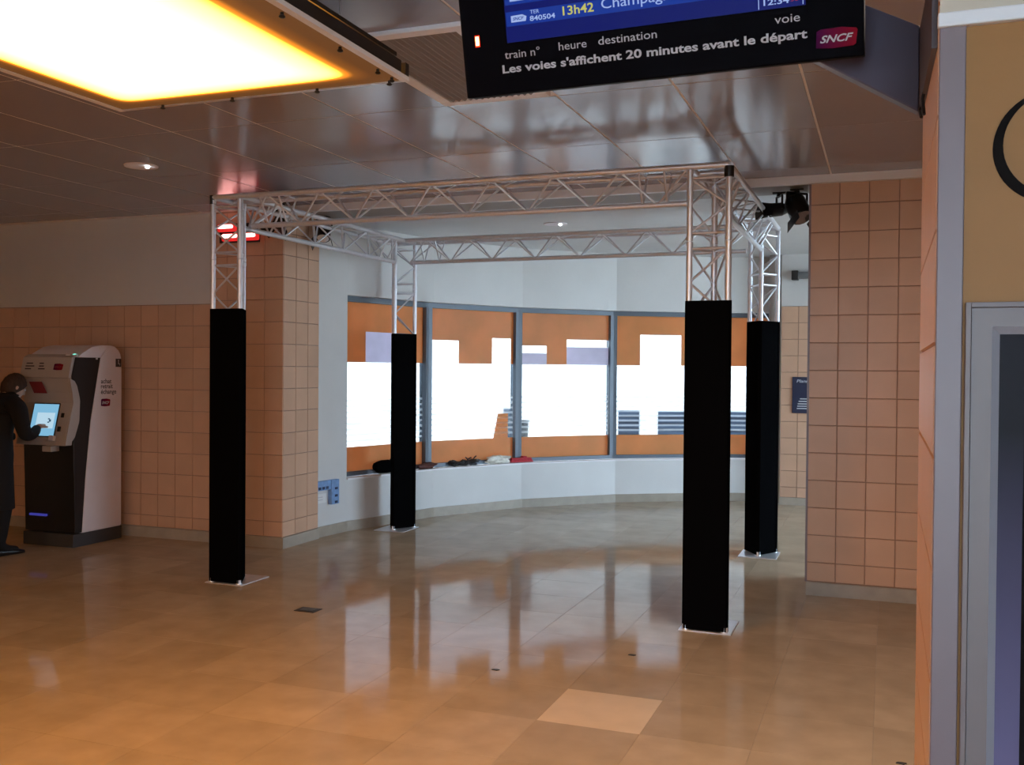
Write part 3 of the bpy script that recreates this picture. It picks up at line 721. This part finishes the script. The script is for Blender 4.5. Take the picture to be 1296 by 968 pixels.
# header, console, cheek
sideprism([(-.045, 1.49), (.0, 1.672), (.06, 1.70), (.06, 1.49)], -KW, -.012).obj('header', M['greyp'], tm, bevel=.005)
sideprism([(-.045, 1.488), (.05, 1.488), (.05, .90), (-.09, .90), (-.075, .975), (.0, 1.27), (-.01, 1.36)], -KW+.01, -.02).obj('console', M['greyp'], tm, bevel=.004)
sideprism([(-.04, 1.487), (.03, 1.46), (.065, 1.38), (.082, 1.28), (.075, 1.12), (.03, .98), (-.03, .915), (-.09, .90), (-.075, .975), (.0, 1.27), (-.01, 1.36)], -.020, -.0005).obj('cheek', M['greyp'], tm, bevel=.004)
# things on the sloped console front: local frame on the plane through (y,z) = (-.075,.975)-(0,1.27)
up_ = Vector((0, .075, .295)).normalized(); cf = frame_mtx((-KW, -.0765, .973), (1, 0, 0), up_)
def onface(name, x0, x1, y0, y1, z0, z1, mt, bevel=0.0):
    o = MB().box((x0, y0, z0), (x1, y1, z1)).obj(name, mt, tm, bevel=bevel); o.matrix_local = cf; return o
scr_bz = onface('screen_bezel', .135, .435, -.002, .302, -.004, .003, M['bplastic'])
ks = onface('screen', .145, .425, .008, .292, .003, .0045, M['kiosk_screen'])
k1_ = MB().box((.20, .075, .0045), (.40, .215, .0052)).obj('screen_area', M['kiosk_pale'], ks)
for (a_, b_2) in ((.33, .155), (.345, .145), (.33, .125), (.345, .135)): MB().box((a_, b_2, .0052), (a_+.022, b_2+.010, .0058)).obj('screen_mark', M['kiosk_dark'], ks)
onface('card_slot', .472, .500, .175, .215, .0, .010, M['bplastic'], .002); onface('keypad', .462, .492, .05, .095, .0, .012, M['bplastic'], .002)
onface('printer_tray', .40, .455, -.035, .010, .0, .03, M['white'], .003); onface('coin_slot', .335, .385, -.035, -.005, .0, .015, M['greyp'], .003)
MB().box((-.255, -.10, .845), (-.155, -.0, .895)).obj('receipt_box', M['greyp'], tm, bevel=.006)
MB().box((-.50, -.004, .262), (-.31, .02, .280)).obj('ticket_tray', M['blueled'], tm)
uh = Vector((0, .045, .182)).normalized(); hf = frame_mtx((-KW, -.046, 1.49), (1, 0, 0), uh)
def onhead(o): o.matrix_local = hf @ o.matrix_local; return o
for (x_, y_, w2) in ((.055, .125, .075), (.05, .100, .10), (.048, .075, .07), (.205, .125, .05), (.205, .100, .055), (.20, .075, .075)):
    o = MB().box((x_, y_, .0005), (x_+w2, y_+.011, .0015)).obj('text_line', M['darkink'], tm); o.matrix_local = hf
sncf_logo(tm, .375, .07, .105, .058, .001, M['sticker'], hf)
stf = frame_mtx((-KW, -.0315, 1.36), (1, 0, 0), (0, -.035, .128))
st_ = MB().prism([(.165, -.005, .006), (.315, -.005, .006), (.280, .10, .006), (.135, .10, .006)], (0, 0, .002)).obj('sticker', M['sticker'], tm); st_.matrix_local = stf
sf = frame_mtx((.0062, 0, 0), (0, 1, 0), (0, 0, 1))
for t_, zz in (('achat', 1.440), ('retrait', 1.395), ('échange', 1.345)):
    o = text_mesh('lettering', t_, .058, M['darkink'], tm, sf @ Matrix.Translation((.318, zz, 0)), .0008, 0, 'LEFT', {'achat': .13, 'retrait': .145, 'échange': .19}[t_], .0005)
sncf_logo(tm, .318, 1.232, .115, .068, 0, M['txt_print'], sf)
pb = MB().box((.50, 1.590, .0), (.570, 1.665, .0012)).obj('pictogram', M['darkink'], tm); pb.matrix_local = sf
pg = MB().tube((.535, 1.648, .0012), (.535, 1.648, .002), .008, 12).box((.530, 1.615, .0012), (.539, 1.640, .002)).box((.530, 1.615, .0012), (.552, 1.621, .002)).box((.548, 1.602, .0012), (.553, 1.621, .002)).obj('pictogram_figure', M['txt_print'], pb)
MB().box((.26, 1.685, .0), (.285, 1.70, .001)).obj('small_mark', M['txt_print'], tm).matrix_local = frame_mtx((.0006, 0, -.03), (0, 1, 0), (0, 0, 1))
MB().ball((-.045, .06, 1.695), (.022, .014, .010), 10, 6).obj('status_light', M['greenled'], tm, smooth=True)
MB().ball((-.10, .04, 1.690), (.030, .012, .010), 10, 6).obj('beacon', M['white'], tm, smooth=True)

# ------------------------------------------------------------------ person at the machine
def skin_figure(name, pts, edges, mats, root=0, sub=2):
    me = bpy.data.meshes.new(name); me.from_pydata([p[:3] for p in pts], edges, []); o = bpy.data.objects.new(name, me); C.objects.link(o)
    md = o.modifiers.new('skin', 'SKIN'); md.use_smooth_shade = True
    for i, p in enumerate(pts):
        sv = me.skin_vertices[0].data[i]; r_ = p[3]; sv.radius = r_ if hasattr(r_, '__len__') else (r_, r_)
        sv.use_root = i == root
    ms = o.modifiers.new('sub', 'SUBSURF'); ms.levels = sub; ms.render_levels = sub
    dg = bpy.context.evaluated_depsgraph_get(); nm = bpy.data.meshes.new_from_object(o.evaluated_get(dg)); bpy.data.objects.remove(o)
    nm.name = name; nm.materials.clear()
    for k in mats: nm.materials.append(k)
    for p in nm.polygons: p.use_smooth = True
    return nm
person = empty('person', (-7.03, 6.275, 0), R(-8)); tag(person, 'person in a black coat leaning towards the ticket machine screen', 'person')
# local: facing +Y, z up
pts = [(0, 0, .84, (.155, .115)), (0, .03, 1.02, (.150, .105)), (-.03, .10, 1.18, (.175, .115)), (-.06, .165, 1.27, (.13, .095)), (-.085, .205, 1.315, .058), (-.10, .235, 1.35, .052)]
E_ = [(0, 1), (1, 2), (2, 3), (3, 4), (4, 5)]
def chain(start, lst):
    p = start
    for q in lst: pts.append(q); E_.append((p, len(pts)-1)); p = len(pts)-1
    return p
for s_ in (-1, 1):
    chain(0, [(s_*.095, .0, .74, .110), (s_*.105, .02, .46, .092), (s_*.11, -.02, .24, .082), (s_*.11, -.03, .075, .066), (s_*.12, .07, .045, .040), (s_*.125, .15, .035, .032)])
# arms: right reaches to the screen, left holds the console
wr = chain(3, [(.14, .14, 1.235, .078), (.235, .10, 1.12, .068), (.275, .11, 1.00, .060), (.19, .25, 1.02, .050), (.09, .355, 1.06, .036)])
wl_ = chain(3, [(-.24, .15, 1.235, .078), (-.31, .13, 1.10, .066), (-.32, .18, .97, .054), (-.25, .29, .965, .044), (-.20, .355, .975, .034)])
bm_ = skin_figure('body', pts, E_, [M['coat']], 0, 2)
body_ = link('body', bm_, person)
# head with face, set on the neck and bowed to the screen
hd = MB(); n1, n2 = 20, 16; vs = []; fs = []
for i in range(n2+1):
    t = PI*i/n2
    for j in range(n1):
        a = 2*PI*j/n1; x = math.sin(t)*math.cos(a); y = math.sin(t)*math.sin(a); z = math.cos(t)
        jaw = 1-.28*max(0, -z)**1.2
        px_, py_, pz_ = .075*x*jaw, .094*y*(1-.12*max(0, -z))+(.010*max(0, -z)), .115*z
        if y > .3: py_ -= .006*math.exp(-((z-.12)/.14)**2)*(1 if abs(x) > .2 else .3)
        vs.append((px_, py_, pz_))
for i in range(n2):
    for j in range(n1): fs.append((i*n1+j, (i+1)*n1+j, (i+1)*n1+(j+1) % n1, i*n1+(j+1) % n1))
hd.add(vs, fs)
hd.add([(-.012, .088, .02), (.012, .088, .02), (0, .094, .03), (-.017, .090, -.022), (.017, .090, -.022), (0, .116, -.018), (0, .092, -.032)], [(0, 3, 5, 2), (2, 5, 4, 1), (3, 6, 5), (5, 6, 4), (0, 2, 1)])
for s_ in (-1, 1): hd.ball((s_*.077, -.004, -.006), (.008, .015, .026), 10, 8)
hd.ball((0, .089, -.054), (.024, .009, .006), 10, 6); hd.ball((0, .086, -.064), (.020, .009, .006), 10, 6)
hd.tube((0, -.02, -.075), (0, -.055, -.165), .050, 14, .052)
hmx = Matrix.Translation((-.115, .275, 1.405)) @ Matrix.Rotation(R(-28), 4, 'X') @ Matrix.Rotation(R(-12), 4, 'Z')
ho = hd.obj('head', M['skin'], person, smooth=True); ho.matrix_local = hmx
for s_ in (-1, 1):
    MB().ball((s_*.030, .082, .015), (.012, .008, .009), 10, 8).obj('eye', M['signwhite'], ho, smooth=True)
hr = MB(); vs = []; fs = []; n1, n2 = 20, 10
for i in range(n2+1):
    for j in range(n1):
        a = 2*PI*j/n1; front = math.sin(a); lim = 2.35-1.25*max(0, front)-.15*abs(math.cos(a)); t = lim*i/n2
        rr_ = 1.10+.02*math.sin(7*a+3*i); vs.append((.076*rr_*math.sin(t)*math.cos(a), .096*rr_*math.sin(t)*math.sin(a)-.004, .118*rr_*math.cos(t)))
for i in range(n2):
    for j in range(n1): fs.append((i*n1+j, (i+1)*n1+j, (i+1)*n1+(j+1) % n1, i*n1+(j+1) % n1))
hr.add(vs, fs); hro = hr.obj('hair', M['hair'], person, smooth=True); hro.matrix_local = hmx
# coat skirt and collar
ck = MB(); vs = []; fs = []; n1 = 24
prof = [(1.02, .158, .118, .03), (.86, .182, .142, .0), (.70, .195, .152, -.005), (.40, .215, .165, -.01), (.39, .20, .15, -.01)]
for (z, ax, ay, cy_) in prof:
    for j in range(n1): a = 2*PI*j/n1; k = 1+.03*math.sin(5*a); vs.append((ax*k*math.cos(a), cy_+ay*k*math.sin(a), z))
for i in range(len(prof)-1):
    for j in range(n1): fs.append((i*n1+j, (i+1)*n1+j, (i+1)*n1+(j+1) % n1, i*n1+(j+1) % n1))
ck.add(vs, fs).obj('coat_skirt', M['coat'], person, smooth=True)
cl = MB(); vs = []; fs = []
for (z, r_, off) in ((1.255, .115, 0), (1.325, .086, .02), (1.345, .080, .02), (1.30, .070, .012)):
    for j in range(n1): a = 2*PI*j/n1; vs.append((-.08+r_*math.cos(a), .185+off+r_*.85*math.sin(a), z+.02*math.sin(a)*-1))
for i in range(3):
    for j in range(n1): fs.append((i*n1+j, (i+1)*n1+j, (i+1)*n1+(j+1) % n1, i*n1+(j+1) % n1))
cl.add(vs, fs).obj('collar', M['coat'], person, smooth=True)
# hands: palm and five fingers in one skinned mesh
def hand(mtx, side, point):
    P = [(0, 0, 0, .024), (0, .045, 0, (.034, .016)), (0, .085, 0, (.036, .014))]; Ed = [(0, 1), (1, 2)]
    for k, (fx, ln) in enumerate(((-.028, .070), (-.009, .080), (.010, .076), (.028, .060))):
        if side > 0: fx = -fx
        cur = .30 if (k == 0 and point) else 1.0
        i = len(P); P.extend([(fx, .092, -.002, .0095), (fx*1.08, .092+ln*.45, -.010*cur-.004, .0088), (fx*1.1, .092+ln*.80, -.030*cur, .0080), (fx*1.1, .092+ln*.98, -.050*cur, .0068)])
        Ed.extend([(2, i), (i, i+1), (i+1, i+2), (i+2, i+3)])
    tx = -.040 if side < 0 else .040; tx = -tx if side > 0 else tx; tx = -.040*(1 if side < 0 else -1) if False else (-.04 if side < 0 else .04)
    tx = -tx if side > 0 else tx
    i = len(P); sgn = -1 if (side < 0) else 1
    th = -sgn if False else (-1 if P[3][0] < 0 else 1)
    P.extend([(th*.026, .030, -.004, .013), (th*.048, .058, -.010, .011), (th*.056, .088, -.018, .009)]); Ed.extend([(1, i), (i, i+1), (i+1, i+2)])
    me = skin_figure('hand', P, Ed, [M['skin']], 0, 1); o = link('hand', me, person); o.matrix_local = mtx; return o
hand(frame_mtx((.085, .362, 1.063), (.75, .55, 0), (-.5, .66, .12)), 1, True)
hand(frame_mtx((-.195, .360, .977), (.9, -.4, 0), (.35, .80, -.05)), -1, False)
for s_ in (-1, 1):
    sh = MB(); vs = []; fs = []; prof = [(-.075, .030, .060), (-.05, .040, .075), (.02, .042, .070), (.10, .046, .050), (.16, .042, .038), (.20, .026, .028)]; n1 = 12
    for (y, hw, hh) in prof:
        for j in range(n1): a = 2*PI*j/n1; vs.append((s_*.115+hw*math.cos(a)+s_*.05*(y*.4), y, max(.0, hh*.5+hh*.55*math.sin(a))))
    for i in range(len(prof)-1):
        for j in range(n1): fs.append((i*n1+j, i*n1+(j+1) % n1, (i+1)*n1+(j+1) % n1, (i+1)*n1+j))
    fs.append(tuple(range(n1))); fs.append(tuple(range((len(prof)-1)*n1, len(prof)*n1)))
    sh.add(vs, fs).obj('shoe', M['bplastic'], person, smooth=True)

# ------------------------------------------------------------------ red lights on the pillar
rl = empty('red_light_fitting', (-5.42, 7.465, 2.79)); tag(rl, 'red glowing light fitting on the pillar behind the left truss leg', 'lamp')
MB().box((-.20, -.035, -.085), (.21, 0, .085)).obj('back_plate', M['bplastic'], rl, bevel=.004)
for (x, z) in ((-.10, .045), (-.055, -.040), (.135, -.040)):
    ln_ = MB().box((x-.095, -.075, z-.034), (x+.095, -.035, z+.034)).obj('lens', M['redlit'], rl, bevel=.012)
    MB().tube((x-.062, -.085, z+.008), (x+.062, -.085, z+.008), .017, 12).ball((x-.062, -.085, z+.008), .017, 10, 6).ball((x+.062, -.085, z+.008), .017, 10, 6).obj('lamp_tube', M['redcore'], ln_, smooth=True)

# ------------------------------------------------------------------ black spotlights
def spotlight(x, y, z, aim, label, L=.20, r_=.075, bracket=True, rz=0):
    s_ = empty('spotlight', (x, y, z)); tag(s_, label, 'spotlight')
    d = Vector(aim).normalized(); side = d.cross(Vector((0, 0, 1))).normalized(); dn = Vector((0, 0, -1)); c = Vector((0, 0, -.13))
    a, b = c-d*L*.5, c+d*L*.5
    MB().tube(a, a+d*.06, r_*.55, 14, r_*.95).tube(a+d*.06, b, r_*.95, 16, r_).obj('can', M['bplastic'], s_, smooth=True)
    MB().tube(b-d*.004, b+d*.004, r_*.85, 16).obj('lens', M['reflector'], s_, smooth=True)
    for q in (-1, 1):
        upv = side.cross(d); pp_ = b+side*q*r_*1.0
        MB().prism([pp_-upv*r_*.8, pp_+upv*r_*.8, pp_+upv*r_*1.0+d*.09+side*q*.03, pp_-upv*r_*1.0+d*.09+side*q*.03], side*q*.004).obj('barn_door', M['bplastic'], s_)
    MB().path([c+side*r_*1.08, c+side*r_*1.08+Vector((0, 0, .10)), c-side*r_*1.08+Vector((0, 0, .10)), c-side*r_*1.08], .009, 6).obj('yoke', M['bplastic'], s_)
    MB().tube((0, 0, -.03), (0, 0, 0), .022, 10).box((-.05, -.03, -.012), (.05, .03, 0)).obj('ceiling_mount', M['bplastic'], s_, smooth=False)
    return s_
spotlight(-.66, 7.85, CEIL-.010, (.45, -.5, -.95), 'black spotlight under the ceiling beside the right tiled pillar', .22, .085)
spotlight(-.80, 7.95, CEIL-.010, (-.8, -.4, -.1), 'small black spotlight left of the one by the right pillar', .15, .055)
spotlight(-4.80, 7.20, CT, (-.5, .1, -.6), 'black spotlight behind the left truss beam, nearer the brown pillar', .17, .065)
spotlight(-4.845, 7.93, CEIL-.010, (.15, -.4, -.7), 'black spotlight behind the left truss beam, nearer the white wall', .17, .065)

# tube lamp on the back wall
tl = empty('wall_tube_lamp', (-.98, 12.286, 2.73)); tag(tl, 'grey tube lamp with black end high on the far back wall', 'lamp')
MB().tube((-.02, -.09, 0), (.9, -.09, 0), .042, 14).obj('tube', M['pipe'], tl, smooth=True)
MB().box((-.095, -.14, -.055), (-.02, -.0, .055)).obj('end_cap', M['bplastic'], tl, bevel=.006)
MB().box((.2, -.09, -.02), (.24, -.0, .02)).obj('wall_bracket', M['pipe'], tl)

# sign on the back tiles
sg = empty('wall_sign', (-1.06, 12.274, 1.10)); tag(sg, 'navy blue sign on the far tiled wall left of the right pillar', 'sign')
MB().box((0, -.018, 0), (.30, 0, .43)).obj('board', M['navy'], sg, bevel=.003)
sgf = frame_mtx((0, -.0185, 0), (1, 0, 0), (0, 0, 1))
text_mesh('lettering', 'Planning', .050, M['signwhite'], sg, sgf @ Matrix.Translation((.05, .365, 0)), .0006, .2, 'LEFT', .215, .0006)
for k, (a_, z) in enumerate(((.09, .165), (.075, .135), (.065, .105), (.06, .078), (.055, .050))):
    MB().box((a_, -.0195, z), (.285, -.018, z+.012)).obj('text_line', M['signwhite'], sg)

# ------------------------------------------------------------------ blue socket trunking and label on the curved wall
d0 = (pol(170, RAD)-pol(175.6, RAD)); d0n = d0.normalized(); nin = Vector((-d0n.y, d0n.x, 0)); nin = nin if nin.dot(Vector((CX, CY, 0))-pol(173, RAD)) > 0 else -nin
def wframe(o): o.matrix_local = wm; return o
wm = Matrix((d0n, Vector((0, 0, 1)), nin)).transposed().to_4x4(); wm.translation = pol(175.6, RAD)
so = empty('socket_trunking'); so.matrix_world = wm; tag(so, 'blue L-shaped socket trunking on the white wall by the left pillar', 'sockets')
MB().box((.0, .440, 0), (.215, .530, .035)).obj('horizontal_box', M['blue'], so, bevel=.004)
MB().box((.215, .295, 0), (.330, .530, .045)).obj('vertical_box', M['blue'], so, bevel=.004)
for (a_, b_2) in ((.03, .45), (.085, .45), (.14, .45)): MB().box((a_, b_2, .035), (a_+.035, b_2+.025, .040)).obj('outlet', M['navydark'], so)
for z in (.305, .365, .435): MB().box((.262, z, .045), (.30, z+.022, .050)).obj('outlet', M['navydark'], so)
wp = empty('wall_label'); wp.matrix_world = wm; tag(wp, 'small white label plate under the blue socket trunking', 'label')
MB().box((.0, .318, 0), (.185, .405, .004)).obj('plate', M['paper'], wp)
for z in (.345, .37): MB().box((.05, z, .004), (.13, z+.008, .0045)).obj('text_line', M['txt_print'], wp)

# ------------------------------------------------------------------ odds and ends on the window sill
SZ = SILL+.018
def sill(an, r_=RAD+.03): p = pol(an, r_); return Vector((p.x, p.y, SZ))
def lump(name, an, sx, sy, sz, mt, label, cat, seed, rough=.18, lift=0.0, r_=RAD+.03, parent=None, seg=18, rings=12):
    """crumpled soft thing on the sill, long axis along the wall"""
    rnd = random.Random(seed); mb = MB(); ph = [rnd.uniform(0, 6.28) for _ in range(8)]; vs = []; fs = []
    for i in range(rings+1):
        t = PI*i/rings
        for j in range(seg):
            a = 2*PI*j/seg; k = 1+rough*(math.sin(3*a+ph[0]+2*t)+.7*math.sin(5*a+ph[1]-3*t)+.5*math.sin(7*t+ph[2]+2*a))*math.sin(t)
            z = sz*(math.cos(t)*k*.5+.5); vs.append((sx*math.sin(t)*math.cos(a)*k, sy*math.sin(t)*math.sin(a)*k, max(0, z)))
    for i in range(rings):
        for j in range(seg): fs.append((i*seg+j, (i+1)*seg+j, (i+1)*seg+(j+1) % seg, i*seg+(j+1) % seg))
    o = mb.add(vs, fs).obj(name, mt, parent, smooth=True)
    if parent is None: o.location = sill(an, r_)+Vector((0, 0, lift)); o.rotation_euler = (0, 0, R(an+90)); tag(o, label, cat)
    return o
bag = empty('duffel_bag', tuple(sill(163.4)), R(163.4+90)); tag(bag, 'black bag on the window sill beside the back left leg', 'bag')
lump('bag_body', 0, .165, .050, .135, M['black'], '', '', 3, .12, parent=bag)
MB().path([(-.10, 0, .07), (-.13, .01, .13), (-.11, .0, .15), (-.08, 0, .12), (-.05, 0, .10)], .010, 8).obj('handle', M['black'], bag, smooth=True)
lump('work_gloves', 156.6, .11, .045, .070, M['brown'], 'dark brown gloves on the sill just right of the back left leg', 'gloves', 5, .22)
ppr = MB(); vs = []; fs = []
for i in range(9):
    for j in range(4): vs.append((-.12+.24*i/8, -.035+.05*j/3, .004+.004*math.sin(i*1.3+j)+.003*(i % 2)))
for i in range(8):
    for j in range(3): a = i*4+j; fs.append((a, a+4, a+5, a+1))
po = ppr.add(vs, fs).obj('paper_sheet', M['paper']); md = po.modifiers.new('thick', 'SOLIDIFY'); md.thickness = .002
po.location = sill(154.2, RAD-.004); po.rotation_euler = (0, 0, R(154.2+90)); tag(po, 'white paper strip lying along the front edge of the sill', 'paper')
cb = empty('cable_bundle', tuple(sill(150.8, RAD+.060)), R(150.8+90)); tag(cb, 'tangle of black cables on the sill between the two left mullions', 'cables')
rnd = random.Random(11)
for k in range(9):
    ph = rnd.uniform(0, 6.28); l = rnd.uniform(.13, .22); o_ = rnd.uniform(-.03, .03)
    MB().path([(-l+2*l*i/14, o_+.022*math.sin(ph+i*.9), .012+.018*(k % 3)+.012*math.sin(ph+i*1.1)) for i in range(15)], .010, 6).obj('cable', M['bplastic'] if k % 3 else M['darkgrey'], cb, smooth=True)
for (x, dx, h) in ((-.14, -.05, .10), (-.05, -.07, .085), (-.09, .05, .09)):
    MB().path([(x, 0, .02), (x+dx*.5, 0, .02+h*.6), (x+dx, .005, h)], .007, 6).obj('cable_end', M['bplastic'], cb, smooth=True)
yb = empty('plastic_bag', tuple(sill(145.6, RAD+.035)), R(145.6+90)); tag(yb, 'crumpled white and yellow plastic bag on the sill', 'bag')
lump('bag_body', 0, .155, .045, .095, M['crumple'], '', '', 9, .24, parent=yb)
ys = lump('printed_side', 0, .085, .030, .075, M['yellow'], '', '', 13, .25, parent=yb); ys.location = (.02, -.028, 0); tag(ys, 'yellow printed side')
rs_ = empty('ratchet_strap', tuple(sill(142.0, RAD+.03)), R(142.0+90)); tag(rs_, 'red webbing strap folded on the sill at the middle mullion', 'strap')
for k in range(3): MB().box((-.15+.012*k, -.030, .004+.017*k), (.16-.010*k, .022, .019+.017*k)).obj('webbing', M['redcloth'], rs_, bevel=.004)
MB().box((-.06, -.034, .054), (-.01, .026, .072)).obj('buckle', M['redcloth'], rs_, bevel=.004)

# ------------------------------------------------------------------ floor details
fp = empty('floor_socket_cover', (-3.555, 5.645, 0)); tag(fp, 'small dark square cover plate set in the floor', 'cover plate')
MB().box((-.075, -.055, 0), (.075, .055, .004)).obj('plate', M['darkgrey'], fp, bevel=.001); MB().box((-.05, -.035, .004), (.05, .035, .0055)).obj('lid', M['bplastic'], fp)
for (x, y, l_) in ((-1.322, 5.442, 'dark scrap on the floor left of the nearest leg cover'), (-1.93, 4.90, 'dark scrap on the floor in front of the far windows'), (.07, 4.35, 'dark scrap on the floor beside the right column')):
    mb = MB(); mb.prism([(-.02, -.008, 0), (.012, -.012, 0), (.022, .004, 0), (.004, .010, 0), (-.012, .006, 0)], (0, 0, .004))
    o = mb.obj('litter_scrap', M['darkgrey']); o.location = (x, y, 0); tag(o, l_, 'litter', 'scraps of litter on the floor')

# ------------------------------------------------------------------ outside
gr = struct(MB().box((-60, -60, -.45), (60, 90, -.22)).obj('ground_outside', M['asphalt']))
gl2 = MB()
fac = empty('street_building', (-4, 20, -.22)); tag(fac, 'pale sunlit building across the street beyond the curved windows', 'building')
MB().box((-9.5, .06, 0), (14, 6, 4.2)).obj('wall', M['facade'], fac)
wins = [(-1.20, -.77, .16+.10, .98), (-.37, .27, .16+.10, .98), (1.05, 1.95, .26, 1.0), (2.6, 3.4, .26, 1.0), (-3.75, -3.40, .26, .96)]
for (a_, b_2, z0, z1) in wins:
    wn = MB().box((a_, .02, z0), (b_2, .065, z1)).obj('window', M['fglass'], fac)
    for k in range(1, 6): MB().box((a_, .0, z0+(z1-z0)*k/6-.012), (b_2, .02, z0+(z1-z0)*k/6+.012)).obj('louvre', M['fbar'], wn)
for k in range(5):
    a_ = -8.5+k*4.0; wn = MB().box((a_, .02, 2.6), (a_+1.4, .065, 3.8)).obj('window', M['fglass'], fac)
    MB().box((a_+.68, .0, 2.6), (a_+.74, .02, 3.8)).obj('glazing_bar', M['facade'], wn)
fa2 = empty('side_building', (-18.5, 16.5, -.22), R(28)); tag(fa2, 'greyish building seen through the left window, with pale shutters', 'building')
MB().box((-9, .06, 0), (4.5, 6, 4.2)).obj('wall', M['facade'], fa2)
for k in range(4):
    a_ = -7+k*2.7
    for z0 in (1.0, 2.7):
        wn = MB().box((a_, .02, z0), (a_+1.1, .065, z0+1.4)).obj('window', M['facade2'], fa2)
        for q in range(1, 5): MB().box((a_, .0, z0+1.4*q/5-.015), (a_+1.1, .02, z0+1.4*q/5+.015)).obj('shutter_slat', M['facade2'], wn)
bn = empty('waste_bin', (-5.53, 15, -.22)); tag(bn, 'dark waste bin outside behind the second mullion from the left', 'bin')
MB().tube((0, 0, .45), (0, 0, .98), .13, 16, .15).obj('bin_body', M['bplastic'], bn, smooth=True)
MB().tube((0, 0, 0), (0, 0, .45), .03, 8).obj('post', M['bplastic'], bn, smooth=True); MB().tube((0, 0, .98), (0, 0, 1.0), .165, 16).obj('rim', M['bplastic'], bn, smooth=True)
bpy.context.view_layer.update()
